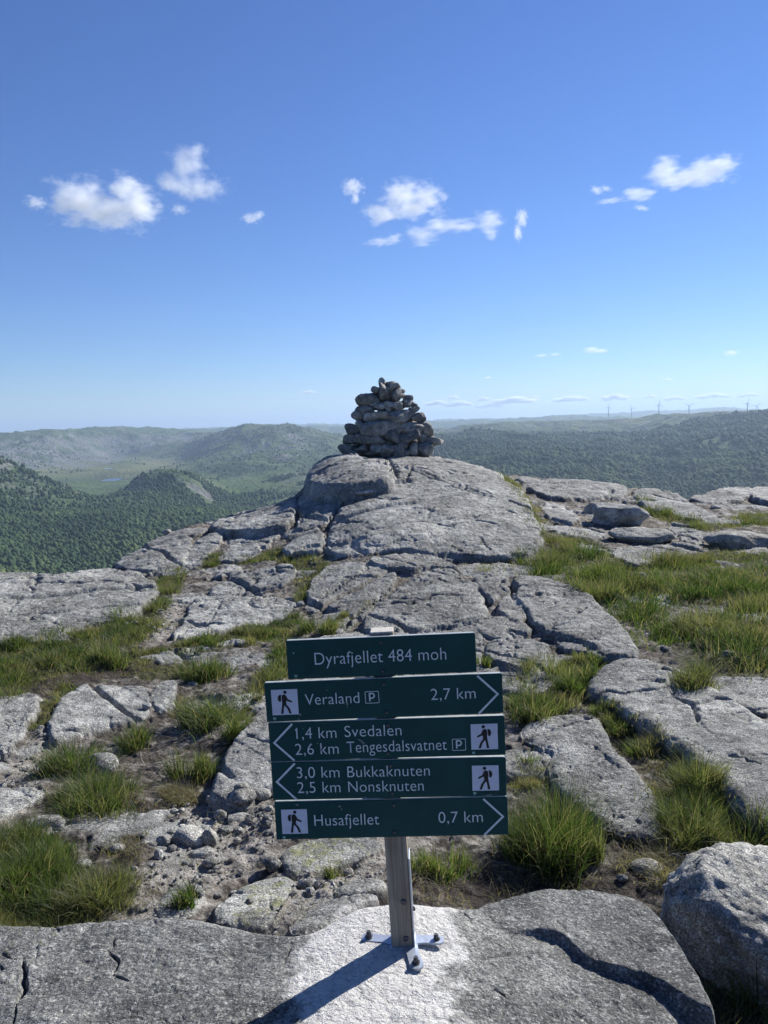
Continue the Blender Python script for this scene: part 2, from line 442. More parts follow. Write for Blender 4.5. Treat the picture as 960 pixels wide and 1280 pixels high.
def m_water():
    m, t = newmat('lake_water'); g = NT(t); vec = g.n('TexCoord').outputs['Object']
    g.out(g.pbsdf((.06, .11, .19), .34, None, 0, .8)); return m
MW = m_water()
for nm, P, wz in (('lake', LAKE, LAKE_Z), ('lake', POND, POND_Z)):
    C_ = chaikin(P, 2); c = C_.mean(0)
    V = np.concatenate([[[c[0], c[1], wz]], np.column_stack([C_, np.full(len(C_), wz)])])
    n = len(C_); k = np.arange(n)
    tag(link(nm, np_mesh(nm, V, [np.stack([np.zeros(n, int), 1 + k, 1 + (k + 1) % n], 1)], False), MW), kind='structure')

# forest: one mass of birch and pine crowns
def ico(sub):
    bm = bmesh.new(); bmesh.ops.create_icosphere(bm, subdivisions=sub, radius=1)
    v = np.array([q.co for q in bm.verts]); f = np.array([[x.index for x in q.verts] for q in bm.faces]); bm.free(); return v, f
ICO1 = ico(1); ICO2 = ico(2); ICO3 = ico(3); ICO4 = ico(4); ICO5 = ico(6)
def build_forest():
    rg = np.random.default_rng(11); xs = []; ys = []
    for a0, a1, r0, r1, n in ((-31, 1, 1250, 2300, 34000), (-31, 1, 2300, 3400, 17000), (-1, 31, 1700, 3000, 34000), (-1, 31, 3000, 4700, 26000), (-30, -2, 3400, 6500, 6000)):
        a = np.radians(rg.uniform(a0, a1, n)); r = np.sqrt(rg.uniform(r0 ** 2, r1 ** 2, n)); xs.append(np.sin(a) * r); ys.append(np.cos(a) * r)
    x = np.concatenate(xs); y = np.concatenate(ys)
    z = far_z(x, y); e = 12.0
    sl = np.hypot((far_z(x + e, y) - z) / e, (far_z(x, y + e) - z) / e)
    fm = forest_mask(x, y, z, sl); knk = in_px([(215,592),(230,592),(250,603),(268,626),(262,634),(244,618),(226,603)], x, y, z)
    fm = np.where(knk, 0, fm); fm = np.where(in_px(CLEAR, x, y, z) & (np.hypot(x, y) < 3400), fm * .42 * (1 + 1.6 * fbm(x / 90, y / 90, 3, 19)), fm)
    rk_ = np.hypot(x, y); k = (rg.uniform(0, 1, len(x)) < fm * .97 + .01 * (rk_ < 3000)) & ((rk_ < 3300) | (fm > .55) | (x > 0))
    for P in (LAKE, POND): k &= ~(inside(x, y, P) | (seg_dist(x, y, P, True) < 150))
    x, y, z = x[k], y[k], z[k]; n = len(x)
    V0, F0 = ICO1; nv = len(V0)
    h = rg.uniform(3.2, 7.5, n) * np.where(x > 0, 1.35, 1.0) * (.65 + .7 * rg.random(n)) * (1 + .5 * np.clip(fbm(x / 70, y / 70, 3, 12), -.5, .7)); w = h * rg.uniform(.5, .85, n)
    J = 1 + rg.uniform(-.28, .28, (n, nv))
    V = V0[None] * J[..., None]
    V = V * np.stack([w, w, h], 1)[:, None, :] + np.stack([x, y, z + h * .55], 1)[:, None, :]
    F = (F0[None] + (np.arange(n) * nv)[:, None, None]).reshape(-1, 3)
    me = np_mesh('forest', V.reshape(-1, 3), [F])
    tone = np.clip(rg.normal(.47, .17, n) + .75 * fbm(x / 200, y / 200, 4, 9), 0, 1)
    vcol(me, 'Col', np.repeat(np.stack([tone, tone, tone], 1), nv, 0))
    m, t = newmat('forest_crowns'); g = NT(t); a = g.n('Attribute', attribute_name='Col')
    c = g.ramp(a.outputs['Fac'], [(0, (.022, .043, .021)), (.45, (.040, .070, .028)), (.8, (.064, .100, .036)), (1, (.098, .128, .046))])
    nn = g.noise(g.n('TexCoord').outputs['Object'], .8, 4, .7)
    c = g.mix(1.0, c, g.ramp(nn, [(.3, .6), (.7, 1.4)]), 'MULTIPLY')
    g.out(g.pbsdf(c, .9, g.bump(nn, 1.2, .8), 0, .1))
    return tag(link('forest', me, m), 'dark green birch and pine forest covering the valley sides', 'forest', kind='stuff')
build_forest()
# ------------------------------------------------------------------ haze and clouds
HZ_TOP = 600.0
bm = bmesh.new(); bm_box(bm, (0, 0, (HZ_TOP - 620) / 2), (110000, 110000, HZ_TOP + 620))
m, t = newmat('valley_haze'); g = NT(t)
pv = g.n('VolumePrincipled', {'Color': (.48, .62, .83, 1), 'Density': 6.2e-5, 'Anisotropy': .25})
g.out(None, pv.outputs[0])
tag(bm_obj('haze', bm, m), kind='stuff')

def m_cloud(name, lobes, dens):
    """soft cumulus: density from overlapping lobes in object space, broken by noise"""
    m, t = newmat(name); g = NT(t); vec = g.n('TexCoord').outputs['Object']
    oi = g.n('ObjectInfo')
    loc = g.n('VectorMath', {0: oi.outputs['Location'], 1: (.0013, .0017, .0021)}, operation='MULTIPLY').outputs[0]
    wv = g.n('VectorMath', {0: vec, 1: loc}, operation='ADD').outputs[0]
    warp = g.n('TexNoise', {'Vector': wv, 'Scale': 2.2, 'Detail': 2}).outputs['Color']
    wr = g.n('VectorMath', {0: warp, 1: (.5, .5, .5)}, operation='SUBTRACT').outputs[0]
    wr = g.n('VectorMath', {0: wr, 1: (.40, .40, .34)}, operation='MULTIPLY').outputs[0]
    p = g.n('VectorMath', {0: vec, 1: wr}, operation='ADD').outputs[0]
    best = None
    for (cx, cz, rx, rz) in lobes:
        q = g.n('VectorMath', {0: p, 1: (cx, 0, cz)}, operation='SUBTRACT').outputs[0]
        q = g.n('VectorMath', {0: q, 1: (rx, .62, rz)}, operation='DIVIDE').outputs[0]
        l = g.n('VectorMath', {0: q}, operation='LENGTH').outputs['Value']
        f = g.math('SUBTRACT', 1.0, l)
        best = f if best is None else g.math('SMOOTH_MAX', best, f, .12)
    n = g.noise(wv, 3.1, 9, .68)
    d = g.math('MULTIPLY_ADD', g.math('SUBTRACT', n, .5), 3.3, best)
    d = g.math('MULTIPLY_ADD', d, 1.5, -.08)
    d = g.math('MULTIPLY', g.math('MAXIMUM', d, 0), dens)
    d = g.math('MINIMUM', d, dens * 1.6)
    pv = g.n('VolumePrincipled', {'Color': (.985, .985, .985, 1), 'Anisotropy': .15}); g.set(pv, 'Density', d)
    g.out(None, pv.outputs[0]); return m

def cloud(px, py, wpx, hpx, alt, lobes, label, dens=1.0, roll=0, group=None, mat=None):
    d = rays(px, py); dist = (alt - CZ) / d[2]; P = np.array([0, 0, CZ]) + d * dist
    sx = wpx / 2 / FPX * dist; sz = hpx / 2 / FPX * dist
    bm = bmesh.new(); bm_box(bm, (0, 0, 0), (2.5, 1.7, 2.5))
    o = bm_obj('cloud', bm, mat or m_cloud('cloud_vapour', lobes, dens * 3.6 / (sx + sz)))
    o.location = P; o.scale = (sx, (sx + sz) * .42, sz)
    o.rotation_euler = (0, R(-1.5 + roll), -math.atan2(d[0], d[1]))
    return tag(o, label, 'cloud', group)

cloud(135, 252, 122, 66, 1500, [(-.42, -.05, .55, .85), (.02, -.35, .8, .55), (.5, -.1, .42, .8), (.28, .5, .25, .4)], 'largest white cumulus on the left, with two rounded humps', 1.25)
cloud(240, 219, 86, 66, 1600, [(-.1, .35, .5, .55), (.1, -.4, .85, .42), (-.55, -.25, .4, .35), (.15, .75, .22, .25)], 'hollow looking cloud up and right of the two-humped cloud, with a peaked top', .62)
cloud(45, 253, 30, 22, 1500, [(0, 0, .8, .7)], 'tiny faint cloud left of the two-humped cloud', .55)
cloud(224, 262, 26, 18, 1500, [(0, 0, .8, .7)], 'faint wisp just below the peaked hollow cloud', .4)
cloud(316, 272, 36, 20, 1500, [(-.1, -.1, .7, .6), (.4, .3, .4, .4)], 'small lone white cloud between the left and middle cloud groups', .7)
cloud(443, 236, 36, 34, 1550, [(-.1, .1, .75, .6), (0, -.6, .3, .4)], 'small ragged cloud upper left of the middle cloud group', .75)
cloud(508, 254, 96, 56, 1550, [(-.1, .3, .5, .7), (-.6, -.35, .45, .4), (.45, .15, .45, .6), (.1, -.2, .8, .4)], 'brightest domed cloud in the middle group', 1.05)
cloud(570, 284, 112, 42, 1500, [(-.7, -.3, .32, .6), (-.35, .2, .3, .5), (.1, .05, .5, .3), (.68, .2, .3, .6), (.7, -.4, .16, .4)], 'long torn streak of cloud under the domed middle cloud', .75)
cloud(480, 301, 52, 20, 1500, [(-.1, -.1, .85, .55), (.5, .2, .4, .6)], 'thin low wisp at the bottom of the middle cloud group', .5)
cloud(650, 280, 26, 42, 1500, [(.15, .3, .6, .5), (-.2, -.4, .4, .5)], 'small upright cloud at the right end of the middle cloud group', .8)
cloud(848, 221, 112, 48, 1600, [(-.25, .3, .3, .65), (.1, -.1, .55, .45), (.5, 0, .5, .6), (-.75, -.5, .35, .25), (.8, .3, .25, .4)], 'bright ragged cloud high on the right', 1.1)
cloud(750, 237, 28, 16, 1600, [(-.2, -.2, .6, .6), (.4, .4, .5, .4)], 'faint slanted wisp left of the bright ragged right cloud', .5, 25)
cloud(763, 251, 36, 10, 1600, [(0, 0, .9, .7)], 'thin flat wisp below the slanted wisp', .45)
cloud(802, 260, 20, 9, 1600, [(0, 0, .9, .7)], 'tiny flat wisp under the bright ragged right cloud', .5, 15)
cloud(743, 438, 32, 12, 1400, [(-.2, .1, .6, .7), (.4, -.2, .55, .45)], 'small bright cloud low over the right horizon', 1.1)
cloud(684, 444, 36, 8, 1400, [(-.4, 0, .5, .6), (.5, .1, .4, .5)], 'thin faint cloud left of the small bright low cloud', .5)
cloud(914, 441, 20, 10, 1400, [(0, 0, .8, .7)], 'small low cloud near the right edge of the sky', .8)
_puff = m_cloud('cloud_vapour_far', [(-.45, -.1, .5, .6), (.1, .15, .5, .7), (.6, -.2, .4, .5)], .045)
for px, py, w, h in ((545, 504, 34, 9), (566, 497, 16, 7), (572, 505, 40, 10), (604, 499, 18, 7), (640, 501, 60, 12), (612, 507, 40, 9), (667, 496, 14, 5), (712, 499, 50, 9), (768, 497, 34, 11),
                     (812, 496, 16, 7), (842, 498, 28, 8), (890, 495, 42, 8), (935, 494, 28, 7), (610, 472, 10, 4), (835, 474, 10, 4), (386, 490, 18, 5)):
    cloud(px, py, w, h, 830, None, 'one of the tiny pale clouds in the row along the right horizon' if px > 400 else 'faint tiny cloud left of the stone cairn', group='row of tiny clouds along the horizon', mat=_puff)

# ------------------------------------------------------------------ wind turbines and a far white house
M_TURB = m_plain('turbine_paint', (.34, .36, .38), .6, 0, .3, .06, .05)
def turbine_parts(root):
    bm = bmesh.new(); bm_cyl(bm, (0, 0, 41), 3.6, 2.6, 86, 20); bm_obj('tower', bm, M_TURB, root, True)
    bm = bmesh.new(); bm_box(bm, (0, 1.5, 85.6), (4.2, 12, 4.4), None, .7); bm_cyl(bm, (0, -5.6, 85.6), 2.0, 1.1, 3.2, 16, Matrix.Rotation(R(90), 4, 'X')); bm_obj('nacelle', bm, M_TURB, root)
    bm = bmesh.new(); prof = [(2.0, 1.4), (8, 3.4), (14, 3.2), (28, 2.2), (44, 1.0), (48, .4)]
    for s_ in (0, 1):
        pass
    L = []
    for r_, c_ in prof:
        L.append([bm.verts.new((c_ * .35, -.5 * c_ / 3.4 - .15, r_)), bm.verts.new((-c_ * .65, 0, r_)), bm.verts.new((c_ * .35, .5 * c_ / 3.4 + .15, r_))])
    for a_, b_ in zip(L, L[1:]):
        for k in range(3): bm.faces.new((a_[k], a_[(k + 1) % 3], b_[(k + 1) % 3], b_[k]))
    bm.faces.new(L[0]); bm.faces.new(L[-1][::-1]); bmesh.ops.recalc_face_normals(bm, faces=bm.faces)
    b0 = bm_obj('blade', bm, M_TURB, root, False, (0, -6.4, 85.6))
    out = [b0]
    for k in (1, 2):
        c_ = b0.copy(); COL.objects.link(c_); c_.parent = root; out.append(c_)
    return out
tl = ['wind turbine nearest the cairn, leftmost of the row on the horizon', 'short wind turbine second from the left on the horizon', 'tall wind turbine third from the left with one blade straight up',
      'wind turbine fourth from the left with a short tower base behind the hill', 'wind turbine with a slanted blade, second from the right edge', 'wind turbine closest to the right edge of the view']
proto = None
for i, (px, py, hub, ph) in enumerate(((760.6, 508.7, 7200, 14), (789.5, 509.8, 8000, 100), (823.7, 505.7, 6400, 2), (861.3, 507.3, 6600, 58), (934.4, 504.0, 6200, 22), (946.2, 507.6, 7000, 40))):
    d = rays(px, py); P = d * hub + np.array([0, 0, CZ])
    root = bpy.data.objects.new('wind_turbine', None); COL.objects.link(root)
    root.location = (P[0], P[1], P[2] - 85.6); root.rotation_euler = (0, 0, R((10, -25, 15, -5, 20, -10)[i]))
    if proto is None:
        bl = turbine_parts(root); proto = root
    else:
        bl = []
        for ch in list(proto.children):
            c_ = ch.copy(); COL.objects.link(c_); c_.parent = root
            if c_.name.startswith('blade'): bl.append(c_)
    for k, b in enumerate(bl): b.rotation_euler = (0, R(ph + 120 * k), 0)
    tag(root, tl[i], 'wind turbine', 'wind turbines on the far ridge')

def far_surface(px, py, r0, r1):
    d = rays(px, py); ts = np.linspace(r0, r1, 1500); h = np.hypot(d[0], d[1])
    P = np.array([0, 0, CZ])[None] + d[None] * (ts / h)[:, None]
    k = np.argmax(P[:, 2] < far_z(P[:, 0], P[:, 1])); return P[k]
P = far_surface(806.5, 548.5, 2500, 7000)
root = bpy.data.objects.new('farmhouse', None); COL.objects.link(root); root.location = (P[0], P[1], far_z(P[:1], P[1:2])[0] - .5)
root.rotation_euler = (0, 0, R(-20))
MWH = m_plain('white_boards', (.8, .8, .78), .6, 0, .3, .05, .4); MRF = m_plain('slate_roof', (.30, .30, .31), .6, 0, .3, .15, .5); MWN = m_plain('dark_glass', (.03, .035, .04), .15)
bm = bmesh.new(); bm_box(bm, (0, 0, 3), (20, 9, 7)); bm_obj('wall', bm, MWH, root)
bm = bmesh.new()
for pts in (((-4.9, 6.3), (4.9, 6.3), (0, 10)),):
    a_ = [bm.verts.new((-10.4, p[0], p[1])) for p in pts]; b_ = [bm.verts.new((10.4, p[0], p[1])) for p in pts]
    bm.faces.new(a_[::-1]); bm.faces.new(b_)
    for k in range(3): bm.faces.new((a_[k], a_[(k + 1) % 3], b_[(k + 1) % 3], b_[k]))
bm_obj('roof', bm, MRF, root)
for k in range(4):
    bm = bmesh.new(); bm_box(bm, (-7.2 + k * 4.8, -4.53, 3.6), (1.5, .12, 1.6)); bm_obj('window', bm, MWN, root)
tag(root, 'tiny white farmhouse in the forest below the wind turbines', 'house')
# ------------------------------------------------------------------ the summit: bedrock slabs, soil pockets, cracks
# photograph pixel, height of the soil there (metres above the foot of the post)
SOIL = [(480,1280,-.30),(0,1280,-.30),(960,1280,-.42),(-200,1280,-.3),(1160,1280,-.45),(480,1700,-.3),(0,1700,-.3),(960,1700,-.4),
        (150,1110,-.36),(0,1110,-.36),(250,1040,-.45),(420,1100,-.42),(560,1100,-.46),(700,1100,-.50),(820,1070,-.46),(960,1080,-.40),(480,1178,-.30),(-200,1050,-.4),(1160,1050,-.4),
        (60,960,-.50),(250,900,-.55),(100,820,-.60),(330,900,-.50),(480,950,-.48),(700,930,-.50),(850,930,-.46),(960,940,-.42),(-150,850,-.6),(1150,900,-.35),
        (480,800,-.60),(300,800,-.66),(650,800,-.56),(850,760,-.50),(960,740,-.50),(560,730,-.55),(400,730,-.62),(1120,740,-.4),
        (550,690,-.45),(440,690,-.45),(320,690,-.62),(680,690,-.48),(800,660,-.45),(960,680,-.52),(640,640,-.25),(720,625,-.25),(860,645,-.45)]
# silhouette against the valley: pixel, top height there, thickness of the slab lying on the soil
CREST = [(-260,722,-.75,.2),(-100,722,-.72,.2),(0,718,-.70,.25),(70,722,-.70,.2),(130,709,-.68,.25),(165,690,-.62,.2),(205,664,-.52,.2),(250,652,-.45,.1),(262,648,-.42,.25),(300,628,-.30,.3),(345,618,-.2,.3),(372,616,-.10,.1),
         (384,597,.20,.25),(400,577,.52,.3),(450,566,.70,.3),(540,562,.70,.3),(600,573,.52,.3),(624,583,.36,.3),(640,592,.10,.1),(660,592,.05,.2),(710,597,0,.2),(783,606,-.10,.2),(830,610,-.2,.2),(864,624,-.3,.1),(905,608,-.25,.2),(960,605,-.3,.2),(1100,603,-.3,.2),(1250,600,-.3,.2)]
P_, Z0 = [], []
for px, py, z in SOIL:
    a, s = az_slope(px, py); P_.append((a * 2.0, math.log((CZ - z) / s))); Z0.append(z)
CA, CRR = [], []
for px, py, z, h in CREST:
    a, s = az_slope(px, py); r = (CZ - z) / s; P_.append((a * 2.0, math.log(r))); Z0.append(z - (h * .55 if h < .3 else h)); CA.append(float(a)); CRR.append(float(r))
SOILF = TPS(P_, np.array(Z0), 1.5e-3); CA = np.array(CA); CRR = np.array(CRR)
def soil(x, y):
    a = np.arctan2(x, y); r = np.hypot(x, y)
    rc = np.interp(a, CA, CRR) + .25
    z = SOILF(np.stack([np.clip(a, R(-37), R(37)) * 2.0, np.log(np.clip(np.minimum(r, rc), 1.15, None))], 1))
    over = np.maximum(r - rc, 0)
    z = z - over * .22 - .16 * over ** 1.6 / (1 + .02 * over)
    return np.clip(z, -60, 2)

def march(px, py, fz, dz=0.0, r0=.55, r1=26, n=520):
    px = np.atleast_1d(np.asarray(px, float)); py = np.atleast_1d(np.asarray(py, float))
    d = rays(px, py); h = np.hypot(d[:, 0], d[:, 1]); ts = np.geomspace(r0, r1, n)
    X = (d[:, 0] / h)[:, None] * ts; Y = (d[:, 1] / h)[:, None] * ts; Zr = CZ + (d[:, 2] / h)[:, None] * ts
    G = Zr - (fz(X.ravel(), Y.ravel()).reshape(X.shape) + dz)
    below = G < 0; k = np.argmax(below, 1); miss = ~below.any(1)
    k = np.where(miss, np.argmin(G, 1), k); k = np.clip(k, 1, n - 1); i = np.arange(len(px))
    g0, g1 = G[i, k - 1], G[i, k]; w = np.where(miss, 1.0, g0 / (g0 - g1 + 1e-12)); w = np.clip(w, 0, 1)
    return np.stack([X[i, k - 1] + (X[i, k] - X[i, k - 1]) * w, Y[i, k - 1] + (Y[i, k] - Y[i, k - 1]) * w], 1)

# outline in photograph pixels, rise above the soil, edge rounding, extra doming
SLABS = [
 ([(-260,1190),(-100,1165),(0,1157),(60,1157),(120,1152),(180,1147),(240,1149),(300,1157),(345,1166),(380,1168),(412,1150),(445,1136),(485,1130),(540,1131),(585,1136),(620,1136),(680,1131),(720,1133),(770,1136),(808,1150),(838,1175),(858,1215),(880,1250),(888,1300),(880,1400),(860,2400),(480,2600),(100,2400),(-300,1800)], .30,.13,.02),
 ([(596,1204),(612,1192),(640,1186),(688,1188),(718,1219),(768,1238),(808,1246),(862,1285),(900,1300),(885,1250),(862,1215),(840,1178),(812,1150),(770,1134),(680,1129),(620,1134),(588,1140),(576,1155)], .333,.030,.0),
 ([(733,850),(745,836),(762,827),(800,821),(850,834),(900,858),(940,884),(985,915),(1080,1000),(1060,1080),(980,1055),(950,1036),(905,992),(870,962),(845,936),(800,906),(760,882),(735,864)], .27,.13,.06),
 ([(640,905),(665,892),(700,888),(725,889),(748,900),(765,928),(790,958),(815,985),(828,1012),(826,1046),(790,1050),(760,1041),(722,1012),(692,986),(680,962),(700,940),(662,932)], .14,.10,.03),
 ([(640,727),(668,721),(708,731),(745,749),(775,777),(792,798),(806,822),(765,824),(742,813),(712,797),(690,791),(664,782),(655,762),(641,745)], .27,.10,.08),
 ([(690,797),(722,793),(760,812),(792,824),(770,832),(730,822),(700,812)], .13,.06,.02),
 ([(596,716),(618,711),(637,722),(633,744),(621,756),(605,746),(590,731)], .23,.09,.03),
 ([(622,757),(641,741),(660,764),(650,780),(626,768)], .20,.06,.02),
 ([(588,776),(640,768),(666,785),(656,800),(600,797)], .15,.06,.03),
 ([(600,800),(645,798),(690,806),(686,836),(660,842),(638,832),(606,826)], .14,.05,.03),
 ([(640,842),(685,838),(700,846),(690,862),(655,866),(600,860),(600,832)], .10,.05,.02),
 ([(443,786),(470,756),(510,725),(540,709),(575,711),(596,729),(611,754),(614,771),(590,779),(550,781),(500,786),(468,791)], .24,.10,.07),
 ([(400,800),(440,792),(480,787),(560,783),(600,781),(604,800),(598,840),(380,840),(370,812)], .12,.06,.04),
 ([(380,746),(394,715),(430,700),(461,703),(492,712),(452,731),(420,746),(400,761),(381,759)], .15,.06,.03),
 ([(400,764),(425,748),(462,729),(504,716),(484,745),(452,771),(432,787),(405,790)], .14,.05,.03),
 ([(454,701),(490,690),(530,692),(560,699),(574,709),(540,708),(510,714),(480,711)], .22,.05,.02),
 ([(404,689),(407,665),(419,640),(440,620),(480,606),(520,599),(580,599),(630,604),(656,615),(669,640),(676,668),(684,684),(655,695),(600,697),(560,690),(530,690),(500,684),(440,692)], .27,.16,.08),
 ([(378,613),(385,590),(400,575),(430,567),(545,562),(600,574),(623,582),(636,597),(600,600),(560,600),(520,604),(480,610),(440,617),(400,618)], .34,.16,.02),
 ([(377,614),(382,592),(397,577),(425,569),(455,572),(485,590),(498,602),(470,608),(430,614)], .40,.30,.03),
 ([(262,655),(275,640),(300,627),(340,619),(371,617),(372,640),(360,660),(330,665),(290,668),(265,665)], .32,.13,.05),
 ([(371,622),(400,618),(438,613),(420,640),(406,655),(366,664),(374,640)], .26,.09,.03),
 ([(352,682),(375,668),(408,657),(405,690),(370,693),(350,691)], .20,.08,.03),
 ([(265,701),(285,688),(283,678),(300,670),(336,667),(341,680),(320,696),(298,702)], .13,.06,.02),
 ([(226,711),(238,680),(262,667),(281,668),(276,680),(258,696),(245,709)], .16,.07,.02),
 ([(138,701),(164,685),(200,672),(240,671),(241,681),(230,706),(200,713),(165,713)], .22,.09,.04),
 ([(192,670),(215,663),(258,659),(262,665),(240,671),(200,673)], .16,.05,.0),
 ([(-120,810),(-120,722),(0,716),(40,719),(72,722),(110,711),(150,709),(185,721),(201,733),(190,746),(170,766),(130,773),(90,781),(80,796),(30,796),(0,801)], .32,.14,.05),
 ([(256,741),(275,727),(310,714),(366,704),(371,713),(366,731),(310,736),(280,743)], .15,.05,.03),
 ([(213,801),(228,770),(246,746),(280,743),(366,746),(367,766),(340,776),(300,786),(258,796)], .10,.05,.02),
 ([(58,895),(85,861),(110,852),(150,854),(192,858),(188,892),(170,901),(120,912),(80,930),(62,930)], .12,.05,.03),
 ([(192,861),(215,850),(225,856),(218,886),(190,890)], .10,.04,.02),
 ([(-80,965),(-80,870),(0,869),(58,863),(50,886),(32,912),(16,936)], .12,.06,.03),
 ([(-80,1070),(-80,990),(0,984),(62,984),(42,1002),(0,1022)], .10,.05,.02),
 ([(262,985),(280,940),(300,915),(322,890),(345,868),(372,850),(440,840),(450,985),(372,985),(330,986),(300,1002),(275,1002),(260,994)], .24,.07,.04),
 ([(262,1152),(290,1114),(330,1094),(366,1091),(371,1110),(355,1140),(340,1160),(300,1160)], .10,.08,.05),
 ([(346,1072),(355,1055),(400,1044),(480,1044),(480,1066),(400,1086),(365,1091)], .11,.06,.03),
 ([(352,1167),(385,1140),(420,1124),(452,1119),(480,1125),(442,1141),(412,1156),(385,1172)], .12,.07,.02),
 ([(412,1116),(440,1100),(482,1098),(484,1116),(440,1122)], .09,.06,.03),
 ([(200,1115),(240,1098),(262,1108),(250,1150),(200,1150)], .05,.06,.03),
 ([(636,592),(700,594),(760,601),(784,607),(788,621),(740,623),(690,623),(662,612)], .24,.10,.04),
 ([(786,612),(820,609),(850,619),(872,634),(902,645),(880,650),(840,642),(800,631)], .20,.08,.03),
 ([(862,616),(880,610),(920,607),(946,612),(942,623),(900,629),(870,624)], .22,.08,.03),
 ([(938,608),(962,603),(1080,602),(1100,632),(960,630),(934,623)], .24,.08,.03),
 ([(672,630),(690,627),(725,640),(722,656),(690,653)], .16,.07,.02),
 ([(678,656),(726,660),(726,668),(690,666)], .08,.04,.0),
 ([(770,682),(845,680),(880,668),(880,690),(800,708),(765,700)], .07,.05,.02),
 ([(830,650),(862,655),(884,668),(870,685),(845,672)], .10,.05,.02),
 ([(590,720),(560,712),(590,704),(640,706),(690,710),(640,722)], .06,.04,.0),
 ([(830,762),(860,762),(885,775),(868,786),(835,780)], .08,.05,.02),
 ([(850,850),(900,870),(945,890),(1010,900),(1010,850),(940,845)], .05,.08,.0),
]
HSC = lambda i: 1.0 if i < 2 else (.55 if i == 17 else 1.0 if i == 18 else (.45 if i == 16 else .36))
WORLD_SLABS = []
for i_, (px, h, w, dome) in enumerate(SLABS):
    k_ = HSC(i_); h *= k_; dome *= min(1, k_ * 1.3); w *= .6 if i_ > 1 else 1
    P = np.array(px, float); top = march(P[:, 0], P[:, 1], soil, h * .8)
    P2 = chaikin(top, 2)
    WORLD_SLABS.append((P2, h, w, dome, P2.min(0) - .35, P2.max(0) + .35, P2.mean(0)))

TX0 = float(march(592, 1200, soil, .28)[0, 0]); TX1 = float(march(730, 1225, soil, .28)[0, 0])
def rock_base(x, y):
    """soil plus slabs; returns height, rock mask 0..1"""
    z0 = soil(x, y); best = np.zeros(x.shape); mask = np.zeros(x.shape)
    r = np.hypot(x, y); k = np.clip(r / 6, .35, 1.6)
    wx = x + .05 * k * fbm(x * 2.1, y * 2.1, 5, 101); wy = y + .05 * k * fbm(x * 2.1 + 9, y * 2.1, 5, 202)
    for i, (P, h, w, dome, lo, hi, c) in enumerate(WORLD_SLABS):
        s = (x > lo[0]) & (x < hi[0]) & (y > lo[1]) & (y < hi[1])
        if not s.any(): continue
        xs, ys = wx[s], wy[s]; d = seg_dist(xs, ys, P, True); d = np.where(inside(xs, ys, P), d, -d)
        p = np.clip(d / w + .12, 0, 1); prof = np.sqrt(1 - (1 - p) ** 2)
        hh = h * prof + dome * smooth(0, .7, d) * prof
        # weathered terraces and a slight individual tilt
        tx, ty = (_hash(np.array([i]), np.array([3]), 1)[0] - .5) * .05, (_hash(np.array([i]), np.array([7]), 2)[0] - .5) * .05
        hh = hh + prof * np.clip(tx * (xs - c[0]) + ty * (ys - c[1]), -.05, .05) * (i > 1)
        if i == 1: hh = hh * (1 - (.10) * (1 - smooth(TX0, TX1, xs)))
        best[s] = np.maximum(best[s], hh); mask[s] = np.maximum(mask[s], smooth(.02, .35, p))
    z = z0 + best
    return z, mask
def base_z(x, y): return rock_base(x, y)[0]

# hand-placed joints and cracks: pixels, depth, half width
CRACKS = [([(592,1207),(614,1195),(640,1190),(684,1190)], .022,.006),
 ([(782,1178),(800,1181),(815,1186),(842,1188)], .025,.006),([(690,1148),(705,1156),(715,1166)], .012,.006),([(560,1128),(580,1140),(592,1156)], .03,.008),
 ([(148,1150),(142,1180),(134,1186),(146,1200),(142,1218),(156,1222),(182,1230)], .045,.008),([(75,1185),(30,1196),(32,1230),(18,1258),(14,1290)], .05,.009),
 ([(100,1200),(118,1200)], .03,.007),([(30,1242),(62,1244)], .02,.006),([(364,1178),(360,1192),(358,1204)], .04,.008),
 ([(0,1192),(18,1198),(30,1196)], .03,.008),([(640,1250),(625,1238),(610,1232)], .02,.006),
 ([(516,578),(511,592),(505,606)], .16,.035),([(478,566),(490,580),(499,604)], .16,.06),([(528,577),(565,592),(620,600)], .07,.02),([(505,606),(560,602)], .05,.02),
 ([(440,622),(421,640),(411,656),(405,690)], .15,.04),([(598,668),(605,680),(618,693)], .08,.02),([(560,680),(572,686),(580,690)], .06,.02),([(530,655),(538,668),(536,680)], .03,.015),([(520,625),(536,640),(530,660)], .025,.015),
 ([(455,700),(460,712),(400,748),(380,758)], .06,.02),([(510,718),(440,772),(425,790)], .08,.03),([(380,722),(420,720),(455,722)], .03,.014),
 ([(365,652),(372,640),(382,630),(395,622)], .06,.02),([(340,622),(330,640),(310,655)], .02,.012),([(300,632),(330,640),(350,648)], .02,.012),
 ([(282,743),(268,765),(254,790)], .035,.012),([(300,738),(330,745),(365,752)], .05,.014),([(258,742),(300,744)], .05,.014),([(310,722),(330,725),(368,722)], .03,.012),
 ([(745,750),(720,765),(700,762)], .03,.014),([(660,735),(672,745),(680,740)], .04,.014),([(620,800),(640,812),(660,806)], .04,.012),([(645,800),(640,830)], .04,.012),
 ([(800,838),(830,850),(860,880),(900,900)], .015,.010),([(905,945),(930,948),(960,960)], .035,.010),([(870,895),(885,915),(910,925)], .012,.008),
 ([(300,915),(330,925),(372,928)], .03,.010),([(296,985),(310,990),(330,1006)], .04,.012),([(20,930),(60,905)], .02,.01),([(640,608),(700,610),(780,614)], .05,.02),([(30,742),(12,762),(0,770)], .05,.015),([(0,735),(40,738),(66,728)], .03,.012),
 ([(150,742),(168,748)], .02,.012),([(700,925),(740,935),(790,975)], .012,.008),([(690,800),(730,806),(762,818)], .03,.012)]
WC = []
